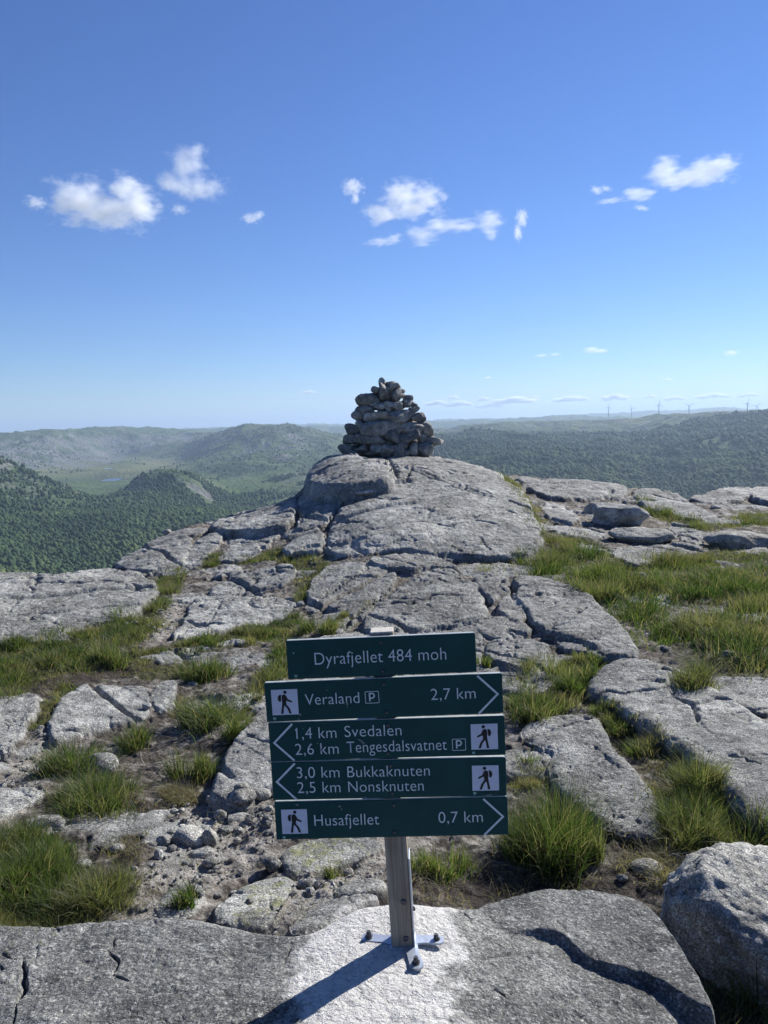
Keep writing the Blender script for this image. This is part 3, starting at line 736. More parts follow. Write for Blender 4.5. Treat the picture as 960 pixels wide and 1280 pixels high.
for px, dp, hw in CRACKS:
    P = np.array(px, float)
    Q = np.concatenate([np.linspace(P[i], P[i + 1], 5, endpoint=False) for i in range(len(P) - 1)] + [P[-1:]])
    w = march(Q[:, 0], Q[:, 1], base_z); WC.append((w, dp, hw, w.min(0) - .2, w.max(0) + .2))

# patches given in photograph pixels (soil kinds and stains that stay where they are)
def px_patch(px): return chaikin(march([p[0] for p in px], [p[1] for p in px], base_z), 2)
WHITE = px_patch([(366,1300),(372,1240),(384,1195),(378,1172),(410,1152),(445,1136),(485,1130),(545,1131),(572,1140),(570,1180),(562,1220),(575,1262),(585,1300)])
GRAVEL = [px_patch(p) for p in ([(205,1010),(250,985),(300,1000),(345,985),(350,1060),(300,1090),(250,1110),(190,1150),(170,1120),(200,1060)], [(150,755),(195,735),(235,745),(225,775),(205,800),(165,800),(155,785)], [(335,1080),(480,1050),(480,1105),(420,1125),(340,1160),(310,1165)], [(10,960),(60,900),(75,940),(40,990),(0,1050),(-30,1050)])]
PEAT = [px_patch(p) for p in ([(500,1090),(640,1090),(760,1090),(800,1110),(800,1140),(560,1128),(490,1125)], [(745,1050),(800,1030),(850,1080),(840,1120),(770,1110)], [(110,1010),(200,1000),(230,1030),(180,1090),(120,1080)], [(860,760),(900,745),(925,775),(890,790),(850,785)], [(820,950),(850,990),(840,1050),(800,1000)], [(840,1190),(880,1180),(980,1180),(1040,1300),(900,1320),(870,1240)], [(196,880),(226,862),(236,884),(212,902)], [(190,985),(235,985),(260,1000),(220,1012)], [(-20,860),(60,850),(140,835),(200,800),(240,830),(140,850),(60,870),(0,880)])]
LICHEN = [px_patch(p) for p in ([(300,1150),(330,1100),(366,1088),(372,1112),(350,1150)], [(350,1075),(360,1050),(420,1046),(440,1062),(380,1090)], [(100,950),(120,942),(150,955),(140,975),(105,970)])]
def patch_val(x, y, P, soft):
    lo = P.min(0) - .3; hi = P.max(0) + .3; s = (x > lo[0]) & (x < hi[0]) & (y > lo[1]) & (y < hi[1]); o = np.zeros(x.shape)
    if s.any():
        d = seg_dist(x[s], y[s], P, True); d = np.where(inside(x[s], y[s], P), d, -d)
        o[s] = smooth(-soft, soft, d + soft * 2.2 * fbm(x[s] * 14, y[s] * 14, 4, 55) + .4 * soft * pnoise(x[s] * 70, y[s] * 70, 56))
    return o

POST = np.array([0.019, 1.918]); GP = []
def ground_full(x, y):
    z, m = rock_base(x, y); r = np.hypot(x, y)
    far = np.clip(r / 5, .45, 1.8)
    # rock that surfaces through the soil
    k = fbm(x * 1.1, y * 1.1, 4, 303) + .25 * fbm(x * 6, y * 6, 3, 305)
    knob = smooth(.06, .5, k) * (1 - m) * (.35 + .65 * smooth(2.8, 4.5, r))
    for gi in (0, 3, 8):
        knob = knob * (1 - (.4 if gi == 8 else .9) * patch_val(x, y, GP[gi], .08)) if len(GP) > gi else knob
    z = z + knob * (.015 + .010 * far); m = np.maximum(m, smooth(.2, .5, knob))
    # soil relief and rubble
    v, c = voro_edge(x * 7 + .6 * fbm(x * 4, y * 4, 2, 8), y * 7, 31); rub = smooth(.05, .5, v) * smooth(.45, .95, c)
    z = z + (1 - m) * (.05 * fbm(x * 2.5, y * 2.5, 4, 71) + .016 * fbm(x * 14, y * 14, 4, 72) + .014 * rub)
    # weathered rock relief
    foot = 1 - .8 * np.exp(-((x - POST[0]) ** 2 + (y - POST[1]) ** 2) / .05)
    rel = .030 * far * fbm(x * .9, y * .9, 4, 81) + .008 * far * fbm(x * 4.2, y * 4.2, 4, 82) * foot
    a1 = fbm(x * 9 + y * 3, y * 14 - x * 3, 4, 83)
    rel = rel + (.0065 * a1 - .007 * smooth(.15, .5, fbm(x * 12, y * 12, 4, 84)) + .0035 * fbm(x * 45, y * 45, 3, 85)) * np.clip(far, .6, 1.6) * foot
    # broken, stepped texture: shallow flakes with sharp lee edges
    fl = fbm(x * 5.5 + 2.2 * y, y * 7 - 1.5 * x, 4, 86) * 3.2; fr = fl - np.floor(fl)
    rel = rel + .006 * far * (fr * (1 - smooth(.86, 1.0, fr))) * smooth(-.25, .2, fbm(x * .8, y * .8, 2, 87)) * foot
    # joints
    v1, c1 = voro_edge(x * .62 + .35 * fbm(x * 1.3, y * 1.3, 3, 91), y * .85 + .35 * fbm(x * 1.3, y * 1.3, 3, 92), 93)
    j = np.exp(-(v1 / (.010 + .003 * r)) ** 2) * smooth(-.05, .15, fbm(x * .7, y * .7, 2, 94)) * smooth(2.6, 4.5, r)
    # two sets of long straight joints that part the rock into blocks standing a little higher or lower
    wq = .10 * fbm(x * .8, y * .8, 3, 141)
    for th, sp, sd in ((.62, 1.15, 151), (2.05, 1.5, 161)):
        u = (x * math.cos(th) + y * math.sin(th) + wq) / sp; v = (-x * math.sin(th) + y * math.cos(th)) / 3.4
        c0 = np.floor(u + .5); pos = c0 + .7 * (_hash(c0, c0 * 0 + 3, sd) - .5); e = (u - pos) * sp
        on = smooth(.38, .46, _hash(c0, np.floor(v), sd + 1)) * smooth(3.2, 4.6, r); vf = v - np.floor(v); on = on * smooth(0, .06, vf) * smooth(1, .94, vf)
        jw = .012 + .0022 * r
        rel = rel - (.05 + .03 * _hash(c0, np.floor(v), sd + 2)) * on * np.exp(-(e / jw) ** 2)
        rel = rel + on * .035 * (_hash(c0, np.floor(v), sd + 4) - .5) * np.tanh(e / .03) * np.exp(-(e / .45) ** 2)
    v2, c2 = voro_edge(x * 2.3 + .4 * fbm(x * 3, y * 3, 3, 95), y * 2.9 + .4 * fbm(x * 3, y * 3, 3, 96), 97)
    j2 = np.exp(-(v2 / .045) ** 2) * smooth(.08, .25, fbm(x * 1.1, y * 1.1, 2, 98))
    n3 = fbm(x * 3.0, y * 3.6, 4, 131); rel = rel - .014 * far * np.exp(-(n3 / .018) ** 2) * smooth(.10, .30, fbm(x * 2.6, y * 2.6, 3, 132)) * foot
    n4 = fbm(x * 8, y * 9, 3, 133); rel = rel - .008 * far * np.exp(-(n4 / .03) ** 2) * smooth(.12, .3, fbm(x * 5.1, y * 5.1, 3, 134)) * foot
    rel = rel - .035 * far * j - .010 * far * j2 * foot
    z = z + m * rel
    for P, dp, hw, lo, hi in WC:
        s = (x > lo[0]) & (x < hi[0]) & (y > lo[1]) & (y < hi[1])
        if s.any():
            xx = x[s] + .022 * far[s] * fbm(x[s] * 17, y[s] * 17, 4, 61); yy = y[s] + .022 * far[s] * fbm(x[s] * 17, y[s] * 17, 4, 62)
            d, T = seg_dist_t(xx, yy, P); nz = np.abs(pnoise(x[s] * 9, y[s] * 9, 63)) * 2; ww = hw * np.where(far[s] < .8, .38, 1.0) * (.35 + 1.3 * nz)
            z[s] -= np.where(far[s] < .8, .7, 1.0) * dp * (.35 + .9 * nz) * smooth(-.02, .3, T) * smooth(1.02, .7, T) * np.exp(-(d / ww) ** 2) * np.clip(m[s] + .3, 0, 1)
    return z, m
_z0 = ground_full(POST[:1], POST[1:])[0][0]
def ground_z(x, y):
    x = np.asarray(x, float); y = np.asarray(y, float)
    z, m = ground_full(x, y)
    return z - _z0 * np.exp(-((x - POST[0]) ** 2 + (y - POST[1]) ** 2) / .6)
def gz1(x, y): return float(ground_z(np.array([x]), np.array([y]))[0])
def gxy(px, py):
    P = march(px, py, base_z); return P
# grass areas in photograph pixels: outline, blades, length (m), dryness, sward clump size
GRASS = [([(-40,872),(-40,800),(60,788),(100,784),(160,766),(200,742),(216,724),(208,766),(190,792),(160,806),(140,832),(100,842),(60,852),(30,870)], 25500,.15,.22,.16),
 ([(205,818),(240,800),(290,790),(340,778),(372,768),(366,790),(330,804),(250,818)], 7650,.13,.25,.12),
 ([(286,905),(300,870),(330,840),(352,800),(364,790),(362,830),(340,860),(315,885)], 4420,.14,.2,.10),
 ([(-60,1185),(-60,1060),(0,1040),(55,1055),(90,1100),(130,1130),(110,1150),(40,1160)], 20000,.14,.12,.12),
 ([(70,1000),(130,985),(170,985),(160,1010),(110,1020),(80,1015)], 4420,.13,.2,.08),
 ([(640,905),(640,830),(690,828),(745,815),(750,828),(735,850),(735,880),(680,895)], 6460,.15,.25,.10),
 ([(735,862),(765,880),(805,905),(850,938),(880,965),(870,990),(850,985),(820,960),(790,940),(765,915),(745,890)], 6120,.10,.45,.09),
 ([(820,1010),(840,985),(870,965),(905,995),(960,1035),(1000,1060),(960,1075),(900,1060),(850,1060),(825,1045)], 7140,.15,.25,.10),
 ([(668,706),(690,690),(740,690),(765,700),(800,706),(850,690),(960,688),(1080,690),(1080,860),(960,872),(905,862),(860,836),(805,790),(795,775),(775,762),(745,742),(700,725),(665,716)], 36000,.24,.22,.38),
 ([(620,590),(636,594),(650,615),(668,640),(680,665),(700,675),(730,668),(740,690),(690,700),(676,690),(668,650),(650,620)], 6120,.20,.35,.2),
 ([(790,620),(870,650),(905,648),(960,640),(1060,640),(1060,660),(960,655),(900,662),(870,664),(835,655),(812,640)], 7140,.20,.30,.2),
 ([(345,702),(370,690),(410,692),(405,715),(385,745),(370,760),(372,720)], 2550,.13,.35,.14),
 ([(560,705),(640,700),(690,690),(700,705),(640,712),(590,716)], 3740,.12,.45,.15),
 ([(190,730),(208,700),(232,712),(228,735),(205,750)], 2040,.15,.2,.12),
 ([(240,712),(262,697),(285,690),(275,703),(255,712)], 1190,.14,.3,.12),
 ([(405,790),(430,772),(470,745),(482,740),(460,765),(435,790)], 1190,.08,.5,.1),
 ([(262,700),(320,698),(345,685),(356,692),(350,702),(300,706)], 1530,.13,.25,.12),
 ([(640,960),(690,935),(705,945),(685,965),(690,985),(660,985),(640,990)], 2550,.09,.5,.07),
 ([(880,1240),(905,1200),(960,1180),(1040,1180),(1040,1300),(900,1300)], 700,.17,.35,.10),
 ([(150,815),(200,810),(240,825),(230,850),(180,852),(150,838)], 2040,.09,.5,.1),
 ([(45,885),(75,860),(100,852),(70,890),(50,920),(35,925)], 1360,.08,.5,.07)]
GP = [px_patch(g_[0]) for g_ in GRASS]

_az = np.concatenate([np.arange(-176, -42, 5.), np.arange(-42, -32.5, .5), np.arange(-32.5, 32.5, .078), np.arange(32.5, 42, .5), np.arange(42, 179, 5.)])
_rr = np.concatenate([[.05, .12, .2, .3, .4, .5, .6, .7, .78, .85], np.geomspace(.9, 4.2, 640, endpoint=False), np.geomspace(4.2, 20.5, 560, endpoint=False), np.geomspace(20.5, 75, 40)])
A_, R_ = np.meshgrid(np.radians(_az), _rr)
X_ = (np.sin(A_) * R_).ravel(); Y_ = (np.cos(A_) * R_).ravel()
zz_, mk = ground_full(X_, Y_); Z_ = zz_ - _z0 * np.exp(-((X_ - POST[0]) ** 2 + (Y_ - POST[1]) ** 2) / .6)
wh = patch_val(X_, Y_, WHITE, .035)
gr = np.zeros(X_.shape); pe = np.zeros(X_.shape); li_ = np.zeros(X_.shape); gs = np.zeros(X_.shape)
for P in GRAVEL: gr = np.maximum(gr, patch_val(X_, Y_, P, .10))
for P in PEAT: pe = np.maximum(pe, patch_val(X_, Y_, P, .08))
for P in LICHEN: li_ = np.maximum(li_, patch_val(X_, Y_, P, .10))
for P in GP: gs = np.maximum(gs, patch_val(X_, Y_, P, .06))
me = np_mesh('ground', np.stack([X_, Y_, Z_], 1), [grid_quads(len(_rr), len(_az), True)])
dk = patch_val(X_, Y_, WORLD_SLABS[0][0], .03) * np.clip(1 - wh * 1.3, 0, 1)
vcol(me, 'Col', np.stack([mk, wh, li_, dk], 1)); vcol(me, 'Soil', np.stack([gr, pe, gs], 1))

def m_ground():
    m, t = newmat('summit_ground'); g = NT(t); vec = g.n('TexCoord').outputs['Object']
    s1 = g.n('SeparateColor', {0: g.n('Attribute', attribute_name='Col').outputs['Color']}).outputs
    s2 = g.n('SeparateColor', {0: g.n('Attribute', attribute_name='Soil').outputs['Color']}).outputs
    c, mid, lich, sp = rock_color(g, vec)
    # grey crust lichen on the uncleaned front rock
    al = g.n('Attribute', attribute_name='Col').outputs['Alpha']
    c = g.mix(g.math('MULTIPLY', al, g.ramp(g.noise(vec, 46, 7, .75), [(.42, .55), (.56, .0)])), c, (.105, .107, .107))
    fk = g.math('MULTIPLY', al, g.ramp(g.noise(vec, 95, 5, .7), [(.55, 0.0), (.62, .85)]))
    c = g.mix(fk, c, (.46, .46, .44))
    # yellow-green map lichen
    yl = g.math('MULTIPLY', g.ramp(g.noise(vec, 30, 6, .7), [(.44, 0.0), (.58, .75)]), s1[2])
    c = g.mix(yl, c, (.26, .27, .09))
    # bare pale granite round the post
    wn = g.noise(vec, 75, 5, .65)
    white = g.mix(1.0, (.70, .685, .655), g.ramp(wn, [(.3, .78), (.5, 1.0), (.7, 1.14)]), 'MULTIPLY')
    wf = g.math('MULTIPLY_ADD', g.math('SUBTRACT', wn, .5), 1.1, s1[1], True)
    c = g.mix(g.math('MULTIPLY', wf, g.math('GREATER_THAN', s1[1], .02)), c, white)
    # soil: brown peat, pale quartz grit, moss under the grass
    n1 = g.noise(vec, 6, 7, .65); n2 = g.noise(vec, 90, 4, .7); n3 = g.noise(vec, 24, 6, .7)
    earth = g.ramp(n3, [(.32, (.042, .034, .027)), (.5, (.080, .067, .054)), (.68, (.185, .165, .135))])
    grit = g.mix(1.0, g.ramp(n1, [(.35, (.24, .215, .185)), (.6, (.38, .355, .32))]), g.ramp(n2, [(.3, .55), (.5, 1.0), (.7, 1.55)]), 'MULTIPLY')
    peat = g.ramp(n2, [(.3, (.020, .015, .012)), (.6, (.050, .038, .030)), (.75, (.12, .10, .08))])
    moss = g.ramp(n3, [(.3, (.030, .034, .014)), (.5, (.055, .055, .024)), (.7, (.13, .105, .055))])
    base = g.mix(g.ramp(n1, [(.46, 0.0), (.62, .7)]), earth, grit)
    base = g.mix(s2[0], base, grit); base = g.mix(s2[2], base, moss); base = g.mix(s2[1], base, peat)
    rk = g.math('MULTIPLY_ADD', g.math('SUBTRACT', n3, .5), .9, s1[0], True)
    c = g.mix(rk, base, c)
    b = rock_bump(g, vec, mid, lich, sp)
    b = g.bump(n2, .012, .5, b)
    g.out(g.pbsdf(c, .9, b)); return m
ground = link('ground', me, m_ground()); tag(ground, kind='structure')
# ------------------------------------------------------------------ grass
def blades(rg, bx, by, bz, L, lean, lean_dir, wid, tone, dry, seg=3):
    n = len(bx); t = np.linspace(0, 1, seg + 1)
    face = rg.uniform(0, 2 * np.pi, n); fx, fy = np.cos(face), np.sin(face)
    ldx, ldy = np.cos(lean_dir), np.sin(lean_dir)
    V = np.zeros((n, 2 * seg + 1, 3)); H = np.zeros((n, 2 * seg + 1))
    for k in range(seg + 1):
        out = L * lean * t[k] ** 1.8; up = L * (t[k] - .33 * lean * t[k] ** 2.2)
        cx = bx + ldx * out; cy = by + ldy * out; cz = bz + up; w = wid * (1 - t[k] ** 1.6) * .5
        if k < seg:
            V[:, 2 * k] = np.stack([cx - fx * w, cy - fy * w, cz], 1); V[:, 2 * k + 1] = np.stack([cx + fx * w, cy + fy * w, cz], 1); H[:, 2 * k:2 * k + 2] = t[k]
        else:
            V[:, 2 * k] = np.stack([cx, cy, cz], 1); H[:, 2 * k] = 1
    nv = 2 * seg + 1; o = (np.arange(n) * nv)[:, None]
    Q = np.concatenate([o + np.array([[2 * k, 2 * k + 1, 2 * k + 3, 2 * k + 2]]) for k in range(seg - 1)])
    T = o + np.array([[2 * seg - 2, 2 * seg - 1, 2 * seg]])
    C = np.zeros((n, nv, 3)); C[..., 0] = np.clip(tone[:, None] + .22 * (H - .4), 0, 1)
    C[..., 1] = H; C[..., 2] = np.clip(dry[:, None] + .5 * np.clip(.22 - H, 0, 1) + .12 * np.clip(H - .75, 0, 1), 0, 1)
    return V.reshape(-1, 3), Q, T, C.reshape(-1, 3)

def grass_mesh(name, parts):
    V = []; Q = []; T = []; C = []; n = 0
    for v, q, t, c in parts:
        V.append(v); Q.append(q + n); T.append(t + n); C.append(c); n += len(v)
    me = np_mesh(name, np.concatenate(V), [np.concatenate(Q), np.concatenate(T)], True); vcol(me, 'Col', np.concatenate(C)); return me

def sample_poly(rg, P, n):
    lo, hi = P.min(0), P.max(0); out = []; c = 0
    while c < n:
        q = rg.uniform(lo, hi, (n * 3, 2)); q = q[inside(q[:, 0], q[:, 1], P)]; out.append(q); c += len(q)
        if c == 0 and len(out) > 20: break
    return np.concatenate(out)[:n]

rg = np.random.default_rng(5); parts = []
GL = []
for (px, nb, L, dry, cl), P in zip(GRASS, GP):
    GL.append((nb, L * .72, dry, cl, P)); GL.append((int(nb * .8), L * .30, min(dry + .28, .8), cl * 2.2, P))
for (nb, L, dry, cl, P) in GL:
    area = .5 * abs(np.dot(P[:, 0], np.roll(P[:, 1], 1)) - np.dot(P[:, 1], np.roll(P[:, 0], 1)))
    nc = max(6, int(area / (cl * cl) * 1.0)); cen = sample_poly(rg, P, nc)
    cb = rg.gamma(1.3, 1, nc); cb = (cb / cb.sum() * nb).astype(int) + 6
    idx = np.repeat(np.arange(nc), cb); n = len(idx)
    off = rg.normal(0, cl * (.33 if nb > 40000 else .42), (n, 2)); b = cen[idx] + off
    d = np.hypot(b[:, 0], b[:, 1]); z, m = ground_full(b[:, 0], b[:, 1])
    keep = (rg.random(n) > m * .85); b, off, idx, z, d = b[keep], off[keep], idx[keep], z[keep], d[keep]; n = len(b)
    csz = rg.uniform(.4, 1.45, nc); ctone = rg.normal(.30 if nb > 40000 else .44, .20, nc); cdry = np.clip(rg.normal(dry * .75, .22, nc), 0, 1); clean = rg.uniform(0, 2 * np.pi, nc)
    rel = np.hypot(off[:, 0], off[:, 1]) / cl
    Lb = L * csz[idx] * rg.uniform(.45, 1.15, n) * np.clip(1.15 - .35 * rel, .4, 1.2)
    lean = np.clip(rg.normal(.42, .22, n) + .22 * rel, .03, 1.1)
    ld = np.arctan2(off[:, 1], off[:, 0]) + rg.normal(0, .7, n); w_ = rg.random(n) < .35; ld[w_] = clean[idx][w_] + rg.normal(0, .4, w_.sum())
    wid = np.clip(.0022 * rg.uniform(.7, 1.4, n) * np.clip(d / 2.6, 1, 2.6), .002, .011)
    dr = np.clip(cdry[idx] + rg.normal(0, .12, n), 0, 1); dr[rg.random(n) < .10] = .9
    parts.append(blades(rg, b[:, 0], b[:, 1], z - .01, Lb, lean, ld, wid, np.clip(ctone[idx] + rg.normal(0, .22, n), 0, 1), dr))
for P, n in [(P_, 1500) for P_ in PEAT] + [(P_, 350) for P_ in GRAVEL]:
    b = sample_poly(rg, P, n); z, m = ground_full(b[:, 0], b[:, 1]); k = rg.random(n) < 1.05 - m; b, z = b[k], z[k]; n = len(b)
    cl_ = fbm(b[:, 0] * 4, b[:, 1] * 4, 3, 66) + rg.normal(0, .15, n) > .05; b, z = b[cl_], z[cl_]; n = len(b)
    parts.append(blades(rg, b[:, 0], b[:, 1], z + .002, rg.uniform(.02, .09, n), rg.uniform(.9, 1.5, n), rg.uniform(0, 6.3, n), np.full(n, .0026), rg.uniform(.1, .6, n), np.clip(rg.normal(.8, .3, n), 0, 1)))
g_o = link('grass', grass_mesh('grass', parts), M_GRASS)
tag(g_o, 'green and straw coloured mountain grass growing in the hollows between the rocks', 'grass', kind='stuff')

def tussock(px, py, hpx, wpx, n, label, tone=.4, dry=.15, wide=1.0, lean=.4, seed=0, group=None, wind=0.0):
    """one clump rooted where the pixel meets the ground; size measured in photograph pixels"""
    rg = np.random.default_rng(1000 + seed + int(px) * 7 + int(py)); P = gxy(px, py)[0]; d = np.hypot(*P)
    n = int(n * 2.1); hpx *= .80; dist = math.hypot(d, CZ + .4); H = hpx / FPX * dist / math.cos(math.atan2(1.8, d) * .6); Wd = wpx / FPX * dist * .5
    ns = int(np.clip(n // 130, 3, 9)); sc = rg.normal(0, 1, (ns, 2)); sc = sc / np.maximum(np.hypot(sc[:, 0], sc[:, 1]), 1)[:, None] * Wd * .62; si = rg.integers(0, ns, n); sh_ = rg.uniform(.6, 1.1, ns); st_ = rg.normal(0, .13, ns)
    off = sc[si] + rg.normal(0, Wd * .22, (n, 2))
    rel = np.hypot(off[:, 0], off[:, 1]) / max(Wd, .01)
    zb = ground_z(P[0] + off[:, 0], P[1] + off[:, 1]); z0 = gz1(P[0], P[1]); zb = np.clip(zb, z0 - .08, z0 + .10) + .02 * np.exp(-(rel * 2) ** 2)
    L = H * rg.uniform(.32, 1.15, n) * sh_[si] * np.clip(1.1 - .25 * rel, .6, 1.1)
    ln = np.clip(rg.normal(lean * 1.0, .26, n) + lean * .35 * rel, .02, 1.3)
    ld = np.arctan2(off[:, 1], off[:, 0]) + rg.normal(0, 1.1, n)
    if wind: k = rg.random(n) < .55; ld[k] = wind + rg.normal(0, .4, k.sum())
    wid = .0027 * wide * rg.uniform(.65, 1.4, n) * np.clip(d / 3.2, 1, 2.2)
    dr = np.clip(dry + rg.normal(0, .14, n), 0, 1); dr[rg.random(n) < .12] = .95
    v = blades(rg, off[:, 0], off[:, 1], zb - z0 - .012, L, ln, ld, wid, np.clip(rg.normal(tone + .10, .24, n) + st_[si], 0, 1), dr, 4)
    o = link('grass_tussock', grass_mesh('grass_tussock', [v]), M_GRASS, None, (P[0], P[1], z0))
    return tag(o, label, 'grass tussock', group or 'grass tussocks among the rocks')

tussock(695, 1070, 110, 118, 1500, 'biggest dark green grass tussock, right of the lowest sign board', .30, .08, 1.1, .42)
tussock(722, 1082, 84, 36, 90, 'thin bright green clump at the right foot of the biggest tussock', .72, .05, 1.5, .25)
tussock(752, 1080, 60, 26, 80, 'narrow yellowish clump on the peat edge right of the biggest tussock', .68, .25, 1.4, .25)
tussock(550, 1086, 44, 88, 420, 'low bright green tussock just right of the post foot', .62, .12, 1.2, .3)
tussock(240, 1126, 32, 44, 130, 'small dark tussock behind the front rock, alone on the pale grit', .36, .1, 1.9, .55)
tussock(122, 1124, 52, 84, 620, 'grey green tussock against the back of the front rock, left side', .34, .35, 1.0, .5)
tussock(420, 1100, 26, 26, 70, 'tiny tuft between the flat stones left of the post', .55, .25, 1.5, .4)
tussock(258, 845, 40, 68, 520, 'round dark tussock left of the top sign board', .40, .1, 1.0, .4)
tussock(252, 912, 62, 78, 620, 'tall tussock leaning left beside the slab left of the signs', .48, .12, 1.1, .55, wind=3.1)
tussock(288, 922, 44, 50, 300, 'green clump spilling onto the slab edge left of the signs', .52, .12, 1.1, .5)
tussock(237, 972, 48, 56, 420, 'upright pale tussock above the loose stones', .46, .2, 1.0, .35)
tussock(172, 930, 36, 52, 380, 'dark tussock right below the flat grey slab on the left', .34, .12, 1.0, .45)
tussock(96, 964, 52, 84, 640, 'wide tussock left of the round pale stone', .44, .12, 1.0, .5)
tussock(120, 1006, 46, 120, 780, 'broad tussock mat below the round pale stone', .46, .18, 1.0, .5)
tussock(130, 832, 40, 52, 460, 'bright tussock at the lower edge of the left meadow', .56, .15, 1.0, .4)
tussock(30, 1104, 50, 110, 800, 'lush tall grass clump at the left edge of the picture', .46, .12, 1.0, .45)
tussock(668, 893, 46, 76, 520, 'dark tussock right of the sign board for the car park', .40, .12, 1.0, .4)
tussock(700, 850, 32, 60, 260, 'bright wispy tussock below the small broken rocks', .62, .25, 1.0, .4)
tussock(398, 792, 28, 58, 420, 'small bushy tussock above the top sign board', .42, .2, 1.0, .4)
tussock(428, 772, 14, 28, 120, 'tiny dry tuft in the joint above the top sign board', .40, .45, 1.0, .4)
tussock(878, 994, 66, 54, 360, 'dark upright tussock between the two right hand slabs', .34, .25, 1.0, .4)
tussock(862, 1050, 60, 76, 380, 'wispy tussock under the big right hand slab', .36, .25, 1.0, .5)
tussock(930, 1058, 50, 90, 460, 'thick grass clump above the round boulder on the right', .34, .2, 1.0, .5)
tussock(948, 1268, 90, 50, 40, 'long bladed grass at the bottom right corner under the boulder', .40, .3, 1.7, .4)
tussock(850, 1180, 44, 36, 40, 'sparse thin grass at the left foot of the round boulder', .40, .35, 1.1, .4)
tussock(826, 644, 18, 34, 260, 'small round tussock on the far rocks beside the ridge edge', .40, .15, 1.0, .4)
tussock(690, 710, 26, 46, 400, 'dark tussock at the foot of the far boulders', .30, .2, 1.0, .4)
tussock(745, 745, 34, 70, 520, 'tussock at the right top edge of the central rough slab', .40, .25, 1.0, .4)
tussock(600, 835, 22, 30, 160, 'bright little tuft right of the top sign board', .66, .15, 1.2, .35)
tussock(860, 855, 42, 60, 420, 'tussock overhanging the top edge of the big right hand slab', .40, .3, 1.0, .5)
tussock(880, 790, 40, 90, 560, 'shaggy tussock in the middle of the right hand meadow', .38, .35, 1.0, .5)
tussock(740, 832, 22, 22, 60, 'tuft of yellow green blades at the tip of the big right hand slab', .85, .1, 1.6, .3)

# ------------------------------------------------------------------ stones
def stone_mesh(name, seed, dims, sub=3, cuts=9, rough=.10, boxy=.0, sharp=False):
    """a cobble: ball squeezed, planed by random facets, then weathered"""
    rg = np.random.default_rng(seed); V, F = {1: ICO1, 2: ICO2, 3: ICO3, 4: ICO4, 5: ICO5}[sub]; V = V.copy()
    if boxy: V = V / (np.abs(V) ** 6).sum(1, keepdims=True) ** (boxy / 6)
    for _ in range(cuts):
        nrm = rg.normal(0, 1, 3); nrm[2] *= 1.2; nrm /= np.linalg.norm(nrm); h = rg.uniform(.48, .82) if sharp else rg.uniform(.58, .88); d = V @ nrm - h
        V = V - np.where(d > 0, d * (.94 if sharp else .88), 0)[:, None] * nrm
    if sharp: V = V - (V.max(0) + V.min(0)) / 2; V = V / ((V.max(0) - V.min(0)) / 2)
    n0 = V / np.linalg.norm(V, axis=1, keepdims=True); s = float(rg.integers(0, 1000))
    if sub >= 4: V = V + n0 * (.022 * ridged(V[:, 0] * 3 + V[:, 2] * 2 + s, V[:, 1] * 3 - V[:, 2] * 2.5, 4, 3) - .02)[:, None]
    if sub == 5: V = V + n0 * (.035 * ridged(V[:, 0] * 1.6 + V[:, 2] * 3.1 + s, V[:, 1] * 1.8 - V[:, 2] * 2.2, 5, 8) - .03 + .05 * vnoise3(V * 14 + s, 4) + .03 * vnoise3(V * 30 + s, 5))[:, None]
    V = V + n0 * (rough * vnoise3(V * 1.7 + s, 1) + rough * .6 * vnoise3(V * 4.1 + s, 2) + rough * .3 * vnoise3(V * 9 + s, 3))[:, None]
    return np_mesh(name, V * np.array(dims), [F], True)

def stone(name, px, py, wpx, hpx, label, cat='stone', depth=.9, sink=.3, seed=0, group=None, sub=3, mat=None, cuts=9, rough=.10, rot=None, r=None, tilt=(0, 0)):
    """px, py: centre of the stone in the photograph; it is seated on the ground below"""
    P = gxy(px, py + hpx * .42)[0]; d = math.hypot(P[0], P[1]); z = gz1(*P); dist = math.sqrt(d * d + (CZ - z) ** 2)
    w = wpx / FPX * dist / 2; h = hpx / FPX * dist / 2
    me = stone_mesh(name, seed or int(px * 13 + py), (w, w * depth, h * (1.35 if cat == 'boulder' and d > 5 else 1.02)), sub, cuts, rough, .25 if cat == 'boulder' and d > 5 else 0)
    u = P / d; c = P + u * w * depth * .6
    dc = rays(px, py); zc = CZ + dc[2] / math.hypot(dc[0], dc[1]) * math.hypot(c[0], c[1]); zg = min(gz1(*c), z + h * .5)
    zc = min(max(zc, zg + h * .1), zg + h * .8)
    if cat == 'boulder' and d > 5: zc -= h * .35
    o = link(name, me, mat or M_STONE, None, (c[0], c[1], zc))
    o.rotation_euler = (R(tilt[0]), R(tilt[1]), R(rot if rot is not None else (px * 37 % 40 - 20)))
    return tag(o, label, cat, group)

stone('boulder', 958, 1166, 206, 158, 'large rounded grey boulder at the right edge beside the front rock', 'boulder', .95, .14, 77, None, 5, None, 4, .10, 0)
stone('boulder', 771, 643, 78, 32, 'dark furrowed boulder among the far rocks, upper of two stacked', 'boulder', .7, .22, 5, None, 4, None, 16, .26, 0)
stone('boulder', 800, 668, 78, 25, 'flat topped boulder just below the dark furrowed boulder', 'boulder', .7, .2, 8, None, 4, None, 16, .2, 0)
stone('boulder', 932, 674, 98, 25, 'long low boulder at the right edge above the meadow', 'boulder', .6, .25, 12, None, 4, None, 16, .22, 0)
stone('boulder', 745, 636, 30, 16, 'small boulder leaning on the left end of the furrowed boulder', 'boulder', .8, .2, 15, None, 3, None, 9, .12)
stone('stone', 126, 957, 42, 28, 'round pale stone in the grass on the left', 'stone', .9, .2, 21, None, 4, None, 5, .06)
